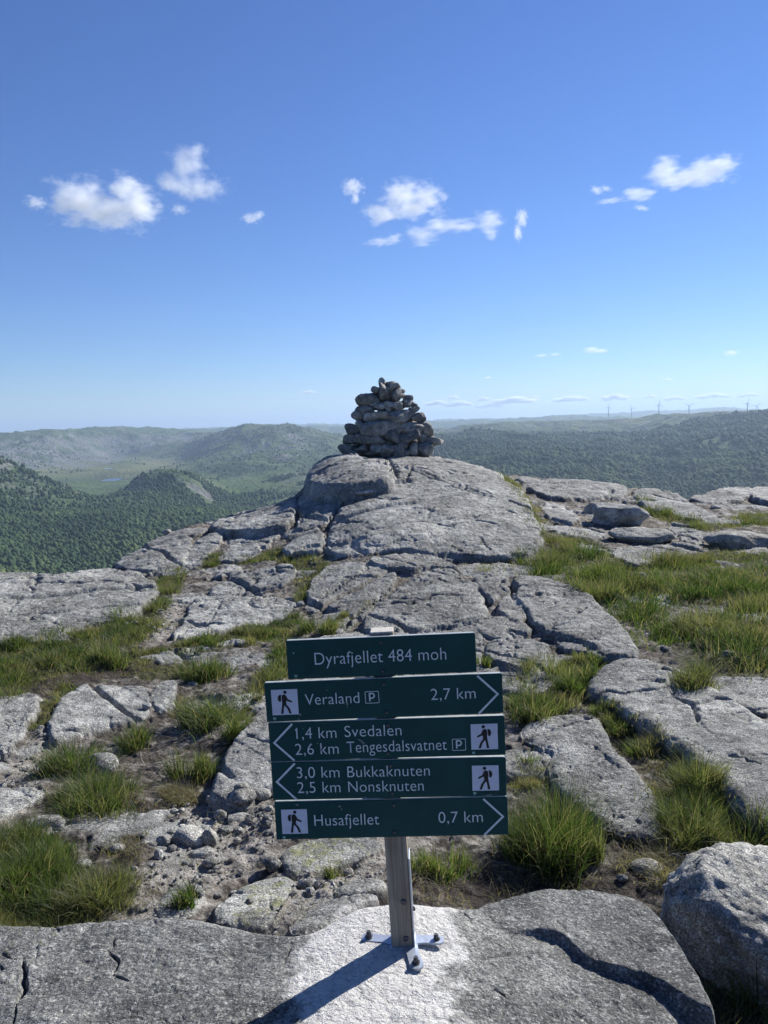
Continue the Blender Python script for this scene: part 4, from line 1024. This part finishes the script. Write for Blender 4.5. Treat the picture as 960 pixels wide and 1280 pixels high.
stone('stone', 62, 1031, 50, 20, 'flat dark stone half under grass on the left', 'stone', .8, .25, 23, None, 3)
stone('stone', 104, 1081, 20, 16, 'pale upright stone beside the left tussocks', 'stone', .8, .2, 24)
stone('stone', 148, 1062, 18, 10, 'light angular stone on the dark peat', 'stone', .9, .2, 25)
stone('stone', 811, 1094, 40, 13, 'flat tan stone on the bare earth left of the round boulder', 'stone', .8, .2, 26, None, 3, None, 8, .08)
stone('stone', 778, 1104, 14, 10, 'small white pebble on the bare earth behind the front rock', 'stone', .9, .2, 27)
stone('stone', 110, 880, 12, 10, 'dark pebble on the flat grey slab', 'stone') if False else None
stone('stone', 183, 881, 12, 9, 'small dark stone lying on the flat grey slab at left', 'stone', .9, .1, 28)
stone('stone', 790, 707, 20, 14, 'pale rounded stone in the right hand meadow', 'stone', .9, .2, 29)
stone('stone', 752, 691, 14, 9, 'small pale stone in grass below the far boulders', 'stone', .9, .2, 30)
stone('stone', 908, 818, 26, 12, 'pointed light stone in the lower right meadow', 'stone', .6, .2, 31, None, 3, None, 12)
stone('stone', 455, 610, 36, 8, 'flat bright stone lying in the shade below the cairn rock', 'stone', .7, .2, 32)
stone('stone', 895, 634, 14, 5, 'pale flat stone on the far rocks at the right', 'stone', .9, .2, 33)
stone('stone', 207, 664, 14, 8, 'reddish edged stone at the left lip of the summit', 'stone', .8, .2, 35)
stone('stone', 375, 755, 12, 8, 'small white stone in the joint left of centre', 'stone', .8, .2, 36) 
# loose cobbles on the grit left of the sign post
PB = [(236,1048,42,26,'largest light grey cobble of the loose stones left of the signs'),(263,1049,22,24,'egg shaped cobble standing beside the largest cobble'),(254,1067,26,14,'pale oval cobble just below the largest cobble'),(262,1077,20,11,'dark wedge stone at the foot of the pale oval cobble'),
      (205,1053,20,16,'round grey cobble left of the largest cobble'),(200,1071,14,14,'small white cobble on the left fringe of the loose stones'),(216,1063,14,10,None),(190,1058,14,9,None),(276,1021,16,16,'upright dark cobble at the top of the loose stones'),(297,1026,30,12,'long flat cobble right of the upright dark cobble'),
      (282,1041,18,10,'flat grey stone at the right of the egg shaped cobble'),(297,1040,14,10,None),(310,1012,12,10,'small round pebble under the lowest left sign corner'),(303,999,34,16,'flat light slab stone beneath the second lowest sign board'),(326,996,26,14,'brown cobble tucked against the left edge of the signs'),(302,983,18,12,'dark reddish stone in the shade left of the signs'),
      (335,1030,14,12,'pale cobble touching the lowest sign board on its left'),(337,1017,10,10,None),(340,1080,24,18,'brown round cobble below the lowest sign board'),(296,1050,12,8,None),(218,1014,10,7,None),(227,1014,9,6,None),(214,1043,10,7,None),(228,1034,9,6,None),(246,1036,10,6,None),(300,1084,8,6,None),(292,1108,10,7,None),(272,1113,10,6,None),(250,1116,12,7,None),(320,1062,9,6,None),(232,1080,8,6,None),(262,1000,10,7,None),(216,1027,8,6,None),
      (386,1106,26,16,'flat grey stone left of the post, near the tiny tuft'),(436,1090,14,7,None),(178,1046,9,6,None),(168,1090,9,6,None),(312,1126,9,6,None)]
for i, (x, y, w, h, lb) in enumerate(PB):
    stone('cobble', x, y, w, h, lb or 'small grey pebble lying loose on the pale grit left of the signpost', 'stone', .85, .22, 300 + i, 'loose stones on the grit' if lb else 'small loose pebbles on the grit', 3 if lb else 2, None, 6, .07)

# fine gravel: far too much of it to count
rg = np.random.default_rng(21); V0, F0 = ICO1; GV = []; GF = []; gn = 0
for P, n in zip(GRAVEL, (1100, 350, 600, 400)):
    q = sample_poly(rg, P, n); z, m = ground_full(q[:, 0], q[:, 1]); d = np.hypot(q[:, 0], q[:, 1])
    r = np.clip(rg.gamma(1.5, .0026, n) * np.clip(d / 3, 1, 2.4), .003, .030); r = np.where(m > .6, .0005, r); J = 1 + rg.uniform(-.3, .3, (n, len(V0)))
    V = V0[None] * J[..., None] * (r[:, None] * rg.uniform(.7, 1.3, (n, 3)))[:, None, :] * np.array([1, 1, .7]) + np.stack([q[:, 0], q[:, 1], z + r * .25], 1)[:, None, :]
    GF.append((F0[None] + (np.arange(n) * len(V0))[:, None, None]).reshape(-1, 3) + gn); GV.append(V.reshape(-1, 3)); gn += V.shape[0] * V.shape[1]
tag(link('gravel', np_mesh('gravel', np.concatenate(GV), [np.concatenate(GF)], False), M_STONE), 'fine pale gravel scattered over the bare grit', 'gravel', kind='stuff')

# dead heather stems
def twig_bm(bm, pts, r0, r1):
    prev = None; n = len(pts)
    for i, p in enumerate(pts):
        p = Vector(p); q = Vector(pts[min(i + 1, n - 1)]) - Vector(pts[max(i - 1, 0)]); q.normalize()
        a = q.orthogonal().normalized(); b = q.cross(a); r = r0 + (r1 - r0) * i / (n - 1)
        ring = [bm.verts.new(p + (a * math.cos(t) + b * math.sin(t)) * r) for t in np.linspace(0, 2 * math.pi, 6)[:5]]
        if prev:
            for k in range(5): bm.faces.new((prev[k], prev[(k + 1) % 5], ring[(k + 1) % 5], ring[k]))
        prev = ring
M_TWIG = m_plain('grey_twig', (.30, .27, .23), .8, 0, .2, .4, 60)
def dead_branch(px, py, length, n, label, seed):
    rg = np.random.default_rng(seed); P = gxy(px, py)[0]; z0 = gz1(*P); bm = bmesh.new()
    for k in range(n):
        a = rg.uniform(-.5, .5) + (math.pi if rg.random() < .4 else 0); L = length * rg.uniform(.4, 1); pts = []; x, y = rg.normal(0, length * .12, 2)
        for i in range(7):
            gx, gy = P[0] + x, P[1] + y; pts.append((x, y, gz1(gx, gy) - z0 + .006 + .03 * math.sin(i / 6 * math.pi) * rg.random()))
            a += rg.normal(0, .22); x += math.cos(a) * L / 6; y += math.sin(a) * L / 6
        twig_bm(bm, pts, .0032 * rg.uniform(.6, 1.2), .0012)
    return tag(bm_obj('dead_branch', bm, M_TWIG, None, True, (P[0], P[1], z0)), label, 'branch', 'dead heather branches')
dead_branch(195, 960, .34, 9, 'bleached dead heather branch on the ground below the round dark tussocks', 3)
dead_branch(75, 795, .40, 7, 'dark dead heather branch at the foot of the large left slab', 4)
dead_branch(876, 1206, .07, 8, 'dry broken twigs in the gap between front rock and boulder', 6)
dead_branch(835, 1075, .20, 6, 'pale dry grass stems on the earth above the boulder', 7)

# ------------------------------------------------------------------ the cairn
CB = gxy(487, 566)[0]; CD = math.hypot(*CB); CAZ = math.atan2(CB[0], CB[1]); CS = CD / FPX / 5.647      # metres per pixel of the enlarged view of the cairn
cb_z = gz1(*CB)
cairn = bpy.data.objects.new('cairn', None); COL.objects.link(cairn); cairn.location = (CB[0], CB[1], cb_z); cairn.rotation_euler = (0, 0, -CAZ)
tag(cairn, 'tall cone shaped cairn of piled grey stones on the summit rock', 'cairn')
# front stones: centre x, y, half width, half height in the enlarged view (its foot is at y 600, its axis at x 470)
FRONT = [(432,112,20,48,'slim upright pointed capstone'),(450,165,38,62,None),(385,146,40,26,None),(490,118,36,28,None),(520,135,38,36,None),(528,185,32,44,None),
 (330,212,84,44,None),(610,215,34,26,None),(600,250,40,26,None),(650,255,22,20,None),(320,285,48,36,None),(412,268,44,28,None),(535,270,36,30,None),(665,285,22,24,None),(262,285,28,26,None),(480,260,36,24,None),
 (262,330,52,40,None),(385,330,82,36,None),(545,340,92,48,None),(650,345,30,26,None),(695,352,36,38,None),(630,300,30,24,None),
 (215,415,52,34,None),(280,395,44,40,None),(410,410,132,46,None),(625,420,78,40,None),(735,435,40,52,None),(690,400,34,24,None),
 (205,482,58,36,None),(340,482,104,42,None),(500,475,62,46,None),(605,480,72,44,None),(700,485,34,38,None),
 (165,555,52,38,None),(290,548,56,32,None),(385,545,44,32,None),(455,570,44,46,None),(525,570,42,46,None),(632,560,34,48,'small upright stone with a sunlit face near the foot'),(585,590,30,34,None),(770,512,70,34,'broad flat stone jutting out on the right with a sunlit top'),(715,560,66,62,None),(565,540,36,30,None),(225,590,40,28,None)]
def cone_r(zc): return max(.10, (1 - zc / 540) ** .82 * 320 + 16)          # radius at a height, both in view pixels
rgc = np.random.default_rng(3); cnt = 0
def put_stone(x, y, z, sx, sy, sz, rz, seed, label=None, tl=0, cuts=9, boxy=.35):
    o = link('stone', stone_mesh('stone', seed, (sx, sy, sz), 3, cuts, .10, boxy, True), M_CAIRN, cairn, (x, y, z))
    o.rotation_euler = (rgc.normal(0, .07), tl, rz)
    if label: o['label'] = label
for i, (x, y, rx, ry, lb) in enumerate(FRONT):
    zc = 600 - y; u = x - 470; rad = cone_r(max(zc - 10, 0)); u_ = np.clip(u, -rad * .93, rad * .93)
    dep = math.sqrt(max(rad * rad - u_ * u_, 0)) * .62
    sy = max(min(rx, 70) * .85, ry * 1.1)
    if y < 130: dep = 10
    put_stone(u * CS, -dep * CS + sy * CS * .35, zc * CS + .03, rx * CS * 1.08, sy * CS * 1.1, ry * CS * 1.10, rgc.normal(0, .12), 500 + i, lb, rgc.normal(0, .08), 9, .12 if lb and 'pointed' in lb else .5)
    cnt += 1
# small wedging chips in the joints of the side one sees
for k in range(26):
    zc = rgc.uniform(20, 400); rad = cone_r(zc) * .97; u_ = rgc.uniform(-.85, .85) * rad; dep = math.sqrt(max(rad * rad - u_ * u_, 0)) * .60
    q = rgc.uniform(14, 27); put_stone(u_ * CS, -dep * CS + .02, zc * CS + .03, q * CS * 1.3, q * CS, q * CS * .8, rgc.uniform(0, 3), 900 + k, None, rgc.normal(0, .3)); cnt += 1
# the far side and the heart of the pile
lv = [(30, 46), (95, 42), (160, 44), (225, 40), (290, 40), (350, 34), (410, 34), (455, 30)]
for k, (zc, hh) in enumerate(lv):
    rad = cone_r(zc) * .86; n = max(2, int(rad * 3.2 / 150))
    for j in range(n):
        a = .05 * math.pi + .9 * math.pi * (j + .5) / n + rgc.normal(0, .05); rr_ = rgc.uniform(48, 68)
        put_stone(math.cos(a) * (rad - 20) * CS, math.sin(a) * (rad - 20) * CS * .9, zc * CS, rr_ * CS * 1.2, rr_ * CS, hh * CS * .95, a + math.pi / 2, 700 + cnt); cnt += 1
    if rad > 60:
        put_stone(0, .02, zc * CS, rad * .86 * CS, rad * .62 * CS, hh * CS * 1.15, rgc.uniform(0, 3), 800 + cnt); cnt += 1

# ------------------------------------------------------------------ the signpost
BX, BY = 0.0191, 1.8876; LX, LY, YAW = -.0385, -.0115, -.0388
up = Vector((LX, LY, 1)).normalized(); xa = Vector((math.cos(YAW), math.sin(YAW), 0)); xa = (xa - up * xa.dot(up)).normalized(); ya = up.cross(xa)
post = bpy.data.objects.new('signpost', None); COL.objects.link(post)
post.matrix_world = Matrix(((xa.x, ya.x, up.x, BX), (xa.y, ya.y, up.y, BY), (xa.z, ya.z, up.z, 0), (0, 0, 0, 1)))
tag(post, 'weathered wooden hiking signpost with five dark green boards, bolted to the front rock', 'signpost')

def m_wood():
    m, t = newmat('weathered_wood'); g = NT(t); tc = g.n('TexCoord').outputs['Object']
    st = g.n('VectorMath', {0: tc, 1: (70, 70, 2.2)}, operation='MULTIPLY').outputs[0]
    n = g.noise(st, 1, 7, .62, .6); n2 = g.noise(tc, 9, 4)
    c = g.ramp(n, [(.28, (.10, .078, .056)), (.48, (.25, .205, .155)), (.7, (.38, .33, .265))])
    c = g.mix(1.0, c, g.ramp(n2, [(.3, .8), (.7, 1.2)]), 'MULTIPLY')
    g.out(g.pbsdf(c, .82, g.bump(n, .0022, .8))); return m
def m_green():
    m, t = newmat('green_sign_paint'); g = NT(t); tc = g.n('TexCoord').outputs['Object']
    n = g.noise(tc, 9, 5, .6); n2 = g.noise(tc, 160, 3, .6); n3 = g.noise(tc, 22, 6, .75)
    c = g.mix(g.ramp(n, [(.35, 0.0), (.7, 1.0)]), (.0045, .050, .050), (.0075, .062, .061))
    c = g.mix(g.ramp(n3, [(.66, 0.0), (.76, .35)]), c, (.12, .14, .135))
    g.out(g.pbsdf(c, .55, g.bump(n2, .0004, .3), 0, .25)); return m
MWOOD = m_wood(); MGREEN = m_green()
MLET = m_plain('white_lettering', (.64, .68, .72), .5, 0, .3, .08, 60); MWHITE = m_plain('white_panel', (.60, .62, .72), .45, 0, .3, .05, 40)
MBLACK = m_plain('black_print', (.012, .012, .016), .5); MLITEDGE = m_plain('sunlit_edge_tone', (.42, .45, .43), .5, .3, .4, .2, 50)
MZINC = m_plain('galvanised_steel', (.42, .46, .53), .45, .75, .5, .18, 45, .0006); MBOLT = m_plain('dark_bolt', (.10, .10, .105), .5, .7, .5, .3, 80)
MSHIELD = m_plain('pale_green_emblem', (.22, .42, .38), .5)

bm = bmesh.new(); bm_box(bm, (0, .03 + .0, .432), (.058, .044, .864), None, .0025)
bm_obj('post', bm, MWOOD, post)
bm = bmesh.new(); bm_box(bm, (0, .03, .8655), (.0575, .0435, .004), None, .001); bm_obj('post_lit_end', bm, m_plain('sunlit_wood_end', (.50, .47, .42), .8, 0, .2, .2, 90), post)  # wooden top end of the post, its sunlit look put into a paler colour

def glyph_h(ch):
    cu = bpy.data.curves.new('text', 'FONT'); cu.body = ch; cu.size = 1; tmp = bpy.data.objects.new('text', cu); COL.objects.link(tmp)
    me = bpy.data.meshes.new_from_object(tmp.evaluated_get(bpy.context.evaluated_depsgraph_get())); h = max(v.co.y for v in me.vertices)
    bpy.data.objects.remove(tmp); bpy.data.curves.remove(cu); bpy.data.meshes.remove(me); return h
CAPH = glyph_h('H'); DIGH = glyph_h('7')
def text_mesh(body, x0, x1, y, cap, parent, yo=-.0082):
    cu = bpy.data.curves.new('text', 'FONT'); cu.body = body; cu.size = 1; cu.extrude = 0; cu.offset = -.008; cu.resolution_u = 5; cu.space_character = 1.03
    tmp = bpy.data.objects.new('text', cu); COL.objects.link(tmp)
    dg = bpy.context.evaluated_depsgraph_get(); me = bpy.data.meshes.new_from_object(tmp.evaluated_get(dg)); bpy.data.objects.remove(tmp); bpy.data.curves.remove(cu)
    n = len(me.vertices); co = np.zeros(n * 3); me.vertices.foreach_get('co', co); co = co.reshape(-1, 3)
    cap *= 1.12; sx = (x1 - x0) / (co[:, 0].max() - co[:, 0].min()); sy = cap / (co[:, 1].max() if not any(ch in body for ch in 'fdklb') or body[0].isdigit() else CAPH)
    if body[0].isdigit(): sy = cap / DIGH
    V = np.stack([x0 + (co[:, 0] - co[:, 0].min()) * sx, np.full(n, yo * 1000), y + co[:, 1] * sy], 1) / 1000
    one = (x0 + 4, y + cap) if body[0] == '1' else None
    me.vertices.foreach_set('co', V.ravel().astype(np.float32)); me.update(); me.name = 'lettering'
    bm = bmesh.new(); bm.from_mesh(me)
    if sum(f.normal.y * f.calc_area() for f in bm.faces) > 0: bmesh.ops.reverse_faces(bm, faces=bm.faces)
    if one:
        stroke(bm, [(one[0] - 6.0, one[1] - 7.5), (one[0] - 1.2, one[1] - 2.2)], 3.0, yo)
    bm.to_mesh(me); bm.free()
    return link('lettering', me, MLET, parent)

def flat_poly(bm, pts, y):
    vs_ = [bm.verts.new((p[0] / 1000, y, p[1] / 1000)) for p in pts]; f = bm.faces.new(vs_); f.normal_update()
    if f.normal.y > 0: f.normal_flip()
    return f
def stroke(bm, pts, w, y):
    n = len(pts); L = []; Rr = []
    for i, p in enumerate(pts):
        p = Vector(p); d0 = (p - Vector(pts[i - 1])).normalized() if i else None; d1 = (Vector(pts[i + 1]) - p).normalized() if i < n - 1 else None
        if d0 is None: nn = Vector((-d1.y, d1.x)) * w / 2
        elif d1 is None: nn = Vector((-d0.y, d0.x)) * w / 2
        else:
            a = Vector((-d0.y, d0.x)); b = Vector((-d1.y, d1.x)); q = (a + b).normalized(); nn = q * (w / 2 / max(q.dot(a), .3))
        L.append(p + nn); Rr.append(p - nn)
    for i in range(n - 1): flat_poly(bm, [L[i], L[i + 1], Rr[i + 1], Rr[i]], y)
def disc(bm, c, rx, ry, y, n=24, rot=0):
    flat_poly(bm, [(c[0] + rx * math.cos(t) * math.cos(rot) - ry * math.sin(t) * math.sin(rot), c[1] + rx * math.cos(t) * math.sin(rot) + ry * math.sin(t) * math.cos(rot)) for t in np.linspace(0, 2 * math.pi, n, endpoint=False)], y)

HIKER = [  # walking figure in a 100 x 100 square, facing right
 [(41,78),(52,80),(57,74),(60,62),(77,51),(75,46),(57,55),(55,50),(56,42),(67,24),(72,8),(64,6),(59,22),(51,36),(45,20),(42,4),(34,4),(37,24),(42,46),(40,60)],
 [(25,58),(25,68),(28,76),(34,80),(39,77),(37,66),(36,52),(30,50)]]
HIKER = [[(40,76),(45,80),(53,80),(58,72),(62,62),(78,53),(77,48),(73,48),(57,56),(55,46),(56,40),(66,27),(72,10),(73,5),(64,5),(62,13),(57,26),(48,37),(45,28),(42,5),(33,5),(34,12),(38,34),(40,48),(39,62)],
         [(26,57),(24,66),(26,74),(31,79),(38,80),(37,70),(36,54),(31,51)]]
def pictogram(sign, cx, cz, w, flip):
    bm = bmesh.new(); s_ = w / 2; flat_poly(bm, [(cx - s_, cz - s_), (cx + s_, cz - s_), (cx + s_, cz + s_), (cx - s_, cz + s_)], -.0081)
    pn = bm_obj('pictogram_panel', bm, MWHITE, sign)
    bm = bmesh.new(); k = w / 100.
    fx = (lambda u: cx + (u - 50) * k * (-1 if flip else 1))
    for P in HIKER:
        flat_poly(bm, [(fx(u), cz + (v - 50) * k) for u, v in P], -.0086)
    disc(bm, (fx(53), cz + 39 * k), 6.5 * k, 6.5 * k, -.0086)
    bmesh.ops.triangulate(bm, faces=bm.faces)
    bm_obj('hiker_symbol', bm, MBLACK, sign)
def parking(sign, x0, x1, z0, z1):
    bm = bmesh.new(); a, b = x0 + .8, x1 - .8; c, d = z0 + .8, z1 - .8
    stroke(bm, [(a, c), (a, d)], 1.5, -.0082); stroke(bm, [(b, c), (b, d)], 1.5, -.0082); stroke(bm, [(a + .75, d), (b - .75, d)], 1.5, -.00825); stroke(bm, [(a + .75, c), (b - .75, c)], 1.5, -.00825)
    mx = (x0 + x1) / 2; h = z1 - z0; xl = mx - 6.0; zt = z0 + h * .83; zb = z0 + h * .17
    stroke(bm, [(xl, zb), (xl, zt + 1.5)], 3.6, -.0083); zm = zb + (zt - zb) * .40
    arc = [(xl + 1.8, zt)] + [(xl + 5.5 + 7 * math.cos(t) * .9, (zt + zm) / 2 + (zt - zm) / 2 * math.sin(t)) for t in np.linspace(math.pi / 2, -math.pi / 2, 10)] + [(xl + 1.8, zm)]
    stroke(bm, arc, 3.4, -.0084)
    bm_obj('parking_symbol', bm, MLET, sign)
def emblem(sign, x, z):
    bm = bmesh.new(); flat_poly(bm, [(x - 4, z + 4), (x + 4, z + 4), (x + 4, z - .5), (x, z - 4.5), (x - 4, z - .5)], -.0083); bm_obj('emblem', bm, MSHIELD, sign)
    bm = bmesh.new(); rg = np.random.default_rng(int(abs(x) * 10)); u = x + 17
    while u < x + 60:
        w = rg.uniform(2, 6); stroke(bm, [(u, z - .5), (u + w, z - .5)], 1.5, -.0083); u += w + rg.uniform(1.2, 3)
    bm_obj('maker_print', bm, m_plain('faint_print', (.05, .085, .085), .5), sign)

SG = [(.475,.8083,-.0048,-.0103),(.600,.7001,-.0057,-.0092),(.600,.5916,-.0048,-.0172),(.600,.4844,-.0067,-.0251),(.600,.3770,-.0071,-.0211)]
SL = ['topmost and narrowest green board, reading Dyrafjellet 484 moh','green board pointing right, reading Veraland 2,7 km','green board pointing left, reading 1,4 km Svedalen and 2,6 km Tengesdalsvatnet','green board pointing left, reading 3,0 km Bukkaknuten and 2,5 km Nonsknuten','lowest green board pointing right, reading Husafjellet 0,7 km']
signs = []
for i, (w, h, xo, ro) in enumerate(SG):
    hh = .1 if i == 0 else .1025
    bm = bmesh.new(); bm_box(bm, (0, 0, 0), (w, .012, hh), None, .002)
    s_ = bm_obj('sign_board', bm, MGREEN, post)
    # pale strip on the top edge, sunlight from behind painted into its colour
    s_.matrix_local = Matrix.Translation((xo, -.002 - .0006 * (i % 2), h)) @ Matrix.Rotation(-ro, 4, 'Y')
    s_['label'] = SL[i]; signs.append(s_)
    bm = bmesh.new()
    bm_box(bm, (0, .0015, hh / 2 + .0006), (w - .006, .010, .0012)); bm_obj('board_lit_edge', bm, MLITEDGE, s_)
    bm = bmesh.new(); rgb = np.random.default_rng(i + 40)
    for bz in (.037, -.037):
        bm_cyl(bm, (-xo + .002 * rgb.normal(), -.0075, bz), .0048, .0042, .004, 12, Matrix.Rotation(R(90), 4, 'X'))
    bm_obj('screw', bm, MBOLT, s_, True)
text_mesh('Dyrafjellet 484 moh', -166.8, 163, -13.4, 28.0, signs[0])
text_mesh('Veraland', -198.3, -60.6, -8.8, 25.6, signs[1]); text_mesh('2,7 km', 120, 231.8, -9.0, 26.2, signs[1])
text_mesh('1,4 km', -229, -126.5, 8.7, 26.6, signs[2]); text_mesh('Svedalen', -105.5, 39, 9.9, 26.4, signs[2])
text_mesh('2,6 km', -234.1, -123.2, -34, 26.6, signs[2]); text_mesh('Tengesdalsvatnet', -102.2, 152, -32.2, 26.6, signs[2])
text_mesh('3,0 km', -234.1, -124.5, 9.0, 26.6, signs[3]); text_mesh('Bukkaknuten', -104.2, 106.1, 8.6, 26.2, signs[3])
text_mesh('2,5 km', -234.6, -123.9, -31.4, 26.6, signs[3]); text_mesh('Nonsknuten', -103.6, 89.3, -31.5, 26.2, signs[3])
text_mesh('Husafjellet', -198.1, -30.7, -14, 27.2, signs[4]); text_mesh('0,7 km', 122.2, 235.3, -13.6, 27, signs[4])
for i, sg in ((1, 1), (4, 1), (2, -1), (3, -1)):
    bm = bmesh.new(); stroke(bm, [(238 * sg, 49), (287 * sg, 0), (238 * sg, -49)], 5.2, -.0082); bm_obj('arrow', bm, MLET, signs[i])
pictogram(signs[1], -250, 1, 67, False); pictogram(signs[4], -249.5, -1, 67, False); pictogram(signs[2], 247.5, -.3, 67.5, True); pictogram(signs[3], 247, -1, 67.5, True)
parking(signs[1], -46, -10.5, -11.3, 20.5); parking(signs[2], 165.7, 200.4, -35.2, -3.6)
emblem(signs[0], -217, -41); emblem(signs[1], -279, -42); emblem(signs[2], 219, -43); emblem(signs[3], 219, -42); emblem(signs[4], -279, -44.5)
bm = bmesh.new(); disc(bm, (-219, 19.3), 2.2, 2.2, -.0083); bm_obj('round_mark', bm, MSHIELD, signs[0])
# grey splashes (bird droppings) on two boards
def splash(i, pts, col=(.42, .43, .45)):
    bm = bmesh.new(); rg = np.random.default_rng(i * 9 + len(pts))
    for (x, z, rx, ry, rot) in pts:
        n = 14; flat_poly(bm, [(x + (rx * math.cos(t) * math.cos(rot) - ry * math.sin(t) * math.sin(rot)) * rg.uniform(.6, 1.2), z + (rx * math.cos(t) * math.sin(rot) + ry * math.sin(t) * math.cos(rot)) * rg.uniform(.6, 1.2)) for t in np.linspace(0, 2 * math.pi, n, endpoint=False)], -.0090)
    bm_obj('splash', bm, MSPL, signs[i])
MSPL = m_plain('grey_splash', (.20, .215, .225), .8, 0, .2, .3, 200)
splash(2, [(-66, 0, 11, 2.2, -.6), (-60, -6, 6, 2.5, -.5), (-166, -18, 1.6, 8, -.4), (-196, 26, 3, 1.5, .2), (-210, 36, 2, 1.4, 0), (-176, -4, 2, 2, 0)])
splash(1, [(-92, -10, 3.5, 4, .3), (-213, -33, 4.5, 3, .4), (-218, -45, 3, 2, 0), (-140, 28, 1.8, 1.4, 0), (-92, -18, 1.6, 1.6, 0)])
splash(4, [(-130, 38, 5, 2.5, .2), (-240, 45, 5, 2, 0), (-126, 30, 1.6, 3, 0)]); splash(3, [(255, -46, 9, 2, .1), (-60, -46, 3, 2, 0), (12, -48, 2, 1.5, 0)])

# dark cleats that hold the boards to the post, seen in the gaps
bm = bmesh.new(); bm_box(bm, (0, .0055, .592), (.050, .004, .50)); bm_obj('mounting_rail', bm, m_plain('rail_paint', (.02, .03, .03), .6), post)

# steel foot: upright plate along the right side of the post, three arms on the rock
bm = bmesh.new()
bm_box(bm, (.0315, .03, .13), (.004, .052, .252), None, .001)
bm_box(bm, (.0, .03, .004), (.070, .060, .007), None, .001)
foot = bm_obj('foot_bracket', bm, MZINC, post)
def arm(a, L, w, off):
    d = Vector((math.cos(a), math.sin(a))); n = Vector((-d.y, d.x)); c = Vector((0, .03)) + n * off
    out = []
    for t, k in ((.0, 1.25), (.035, 1.1), (.055, .85), (L - w * .5, 1.0)): out.append(c + d * t + n * w / 2 * k)
    for t in np.linspace(math.pi / 2, -math.pi / 2, 9): out.append(c + d * (L - w * .5) + d * math.cos(t) * w * .5 + n * math.sin(t) * w * .5)
    for t, k in ((L - w * .5, 1.0), (.055, .85), (.035, 1.1), (.0, 1.25)): out.append(c + d * t - n * w / 2 * k)
    o2 = [out[0]]
    for p in out[1:]:
        if (p - o2[-1]).length > 1e-5: o2.append(p)
    end = c + d * (L - w * .62)
    zg = ground_z(np.array([BX + end.x]), np.array([BY + end.y]))[0] - LX * end.x
    bm = bmesh.new(); lo = [bm.verts.new((p.x, p.y, .002)) for p in o2]; hi = [bm.verts.new((p.x, p.y, .008)) for p in o2]; m = len(o2)
    bm.faces.new(lo[::-1]); bm.faces.new(hi)
    for k in range(m): bm.faces.new((lo[k], lo[(k + 1) % m], hi[(k + 1) % m], hi[k]))
    # bend the arm down or up so that its end rests on the rock
    for v in bm.verts:
        t = (Vector((v.co.x, v.co.y)) - c).dot(d) / L; v.co.z += np.clip(zg + .001, -.02, .02) * np.clip(t, 0, 1)
    bmesh.ops.recalc_face_normals(bm, faces=bm.faces); ar = bm_obj('foot_arm', bm, MZINC, post)
    ze = float(np.clip(zg + .001, -.02, .02))
    bm = bmesh.new(); bm_cyl(bm, (end.x, end.y, .0150 + ze), .0080, .0076, .010, 6); bm_cyl(bm, (end.x, end.y, .0095 + ze), .0105, .0105, .0025, 18); bm_cyl(bm, (end.x, end.y, .0225 + ze), .005, .005, .005, 10); bm_obj('bolt', bm, MBOLT, ar)
arm(R(172), .112, .032, .0); arm(R(4), .112, .034, .008); arm(R(-76), .114, .036, .014); arm(R(95), .09, .03, 0)
for z_ in (.135, .030):
    bm = bmesh.new(); bm_cyl(bm, (.010, .0065, z_), .0075, .0065, .004, 16, Matrix.Rotation(R(90), 4, 'X')); bm_obj('bolt', bm, MBOLT, post, True)
bm = bmesh.new(); bm_cyl(bm, (.036, .03, .10), .007, .006, .006, 10, Matrix.Rotation(R(90), 4, 'Y')); bm_obj('bolt', bm, MBOLT, post, True)
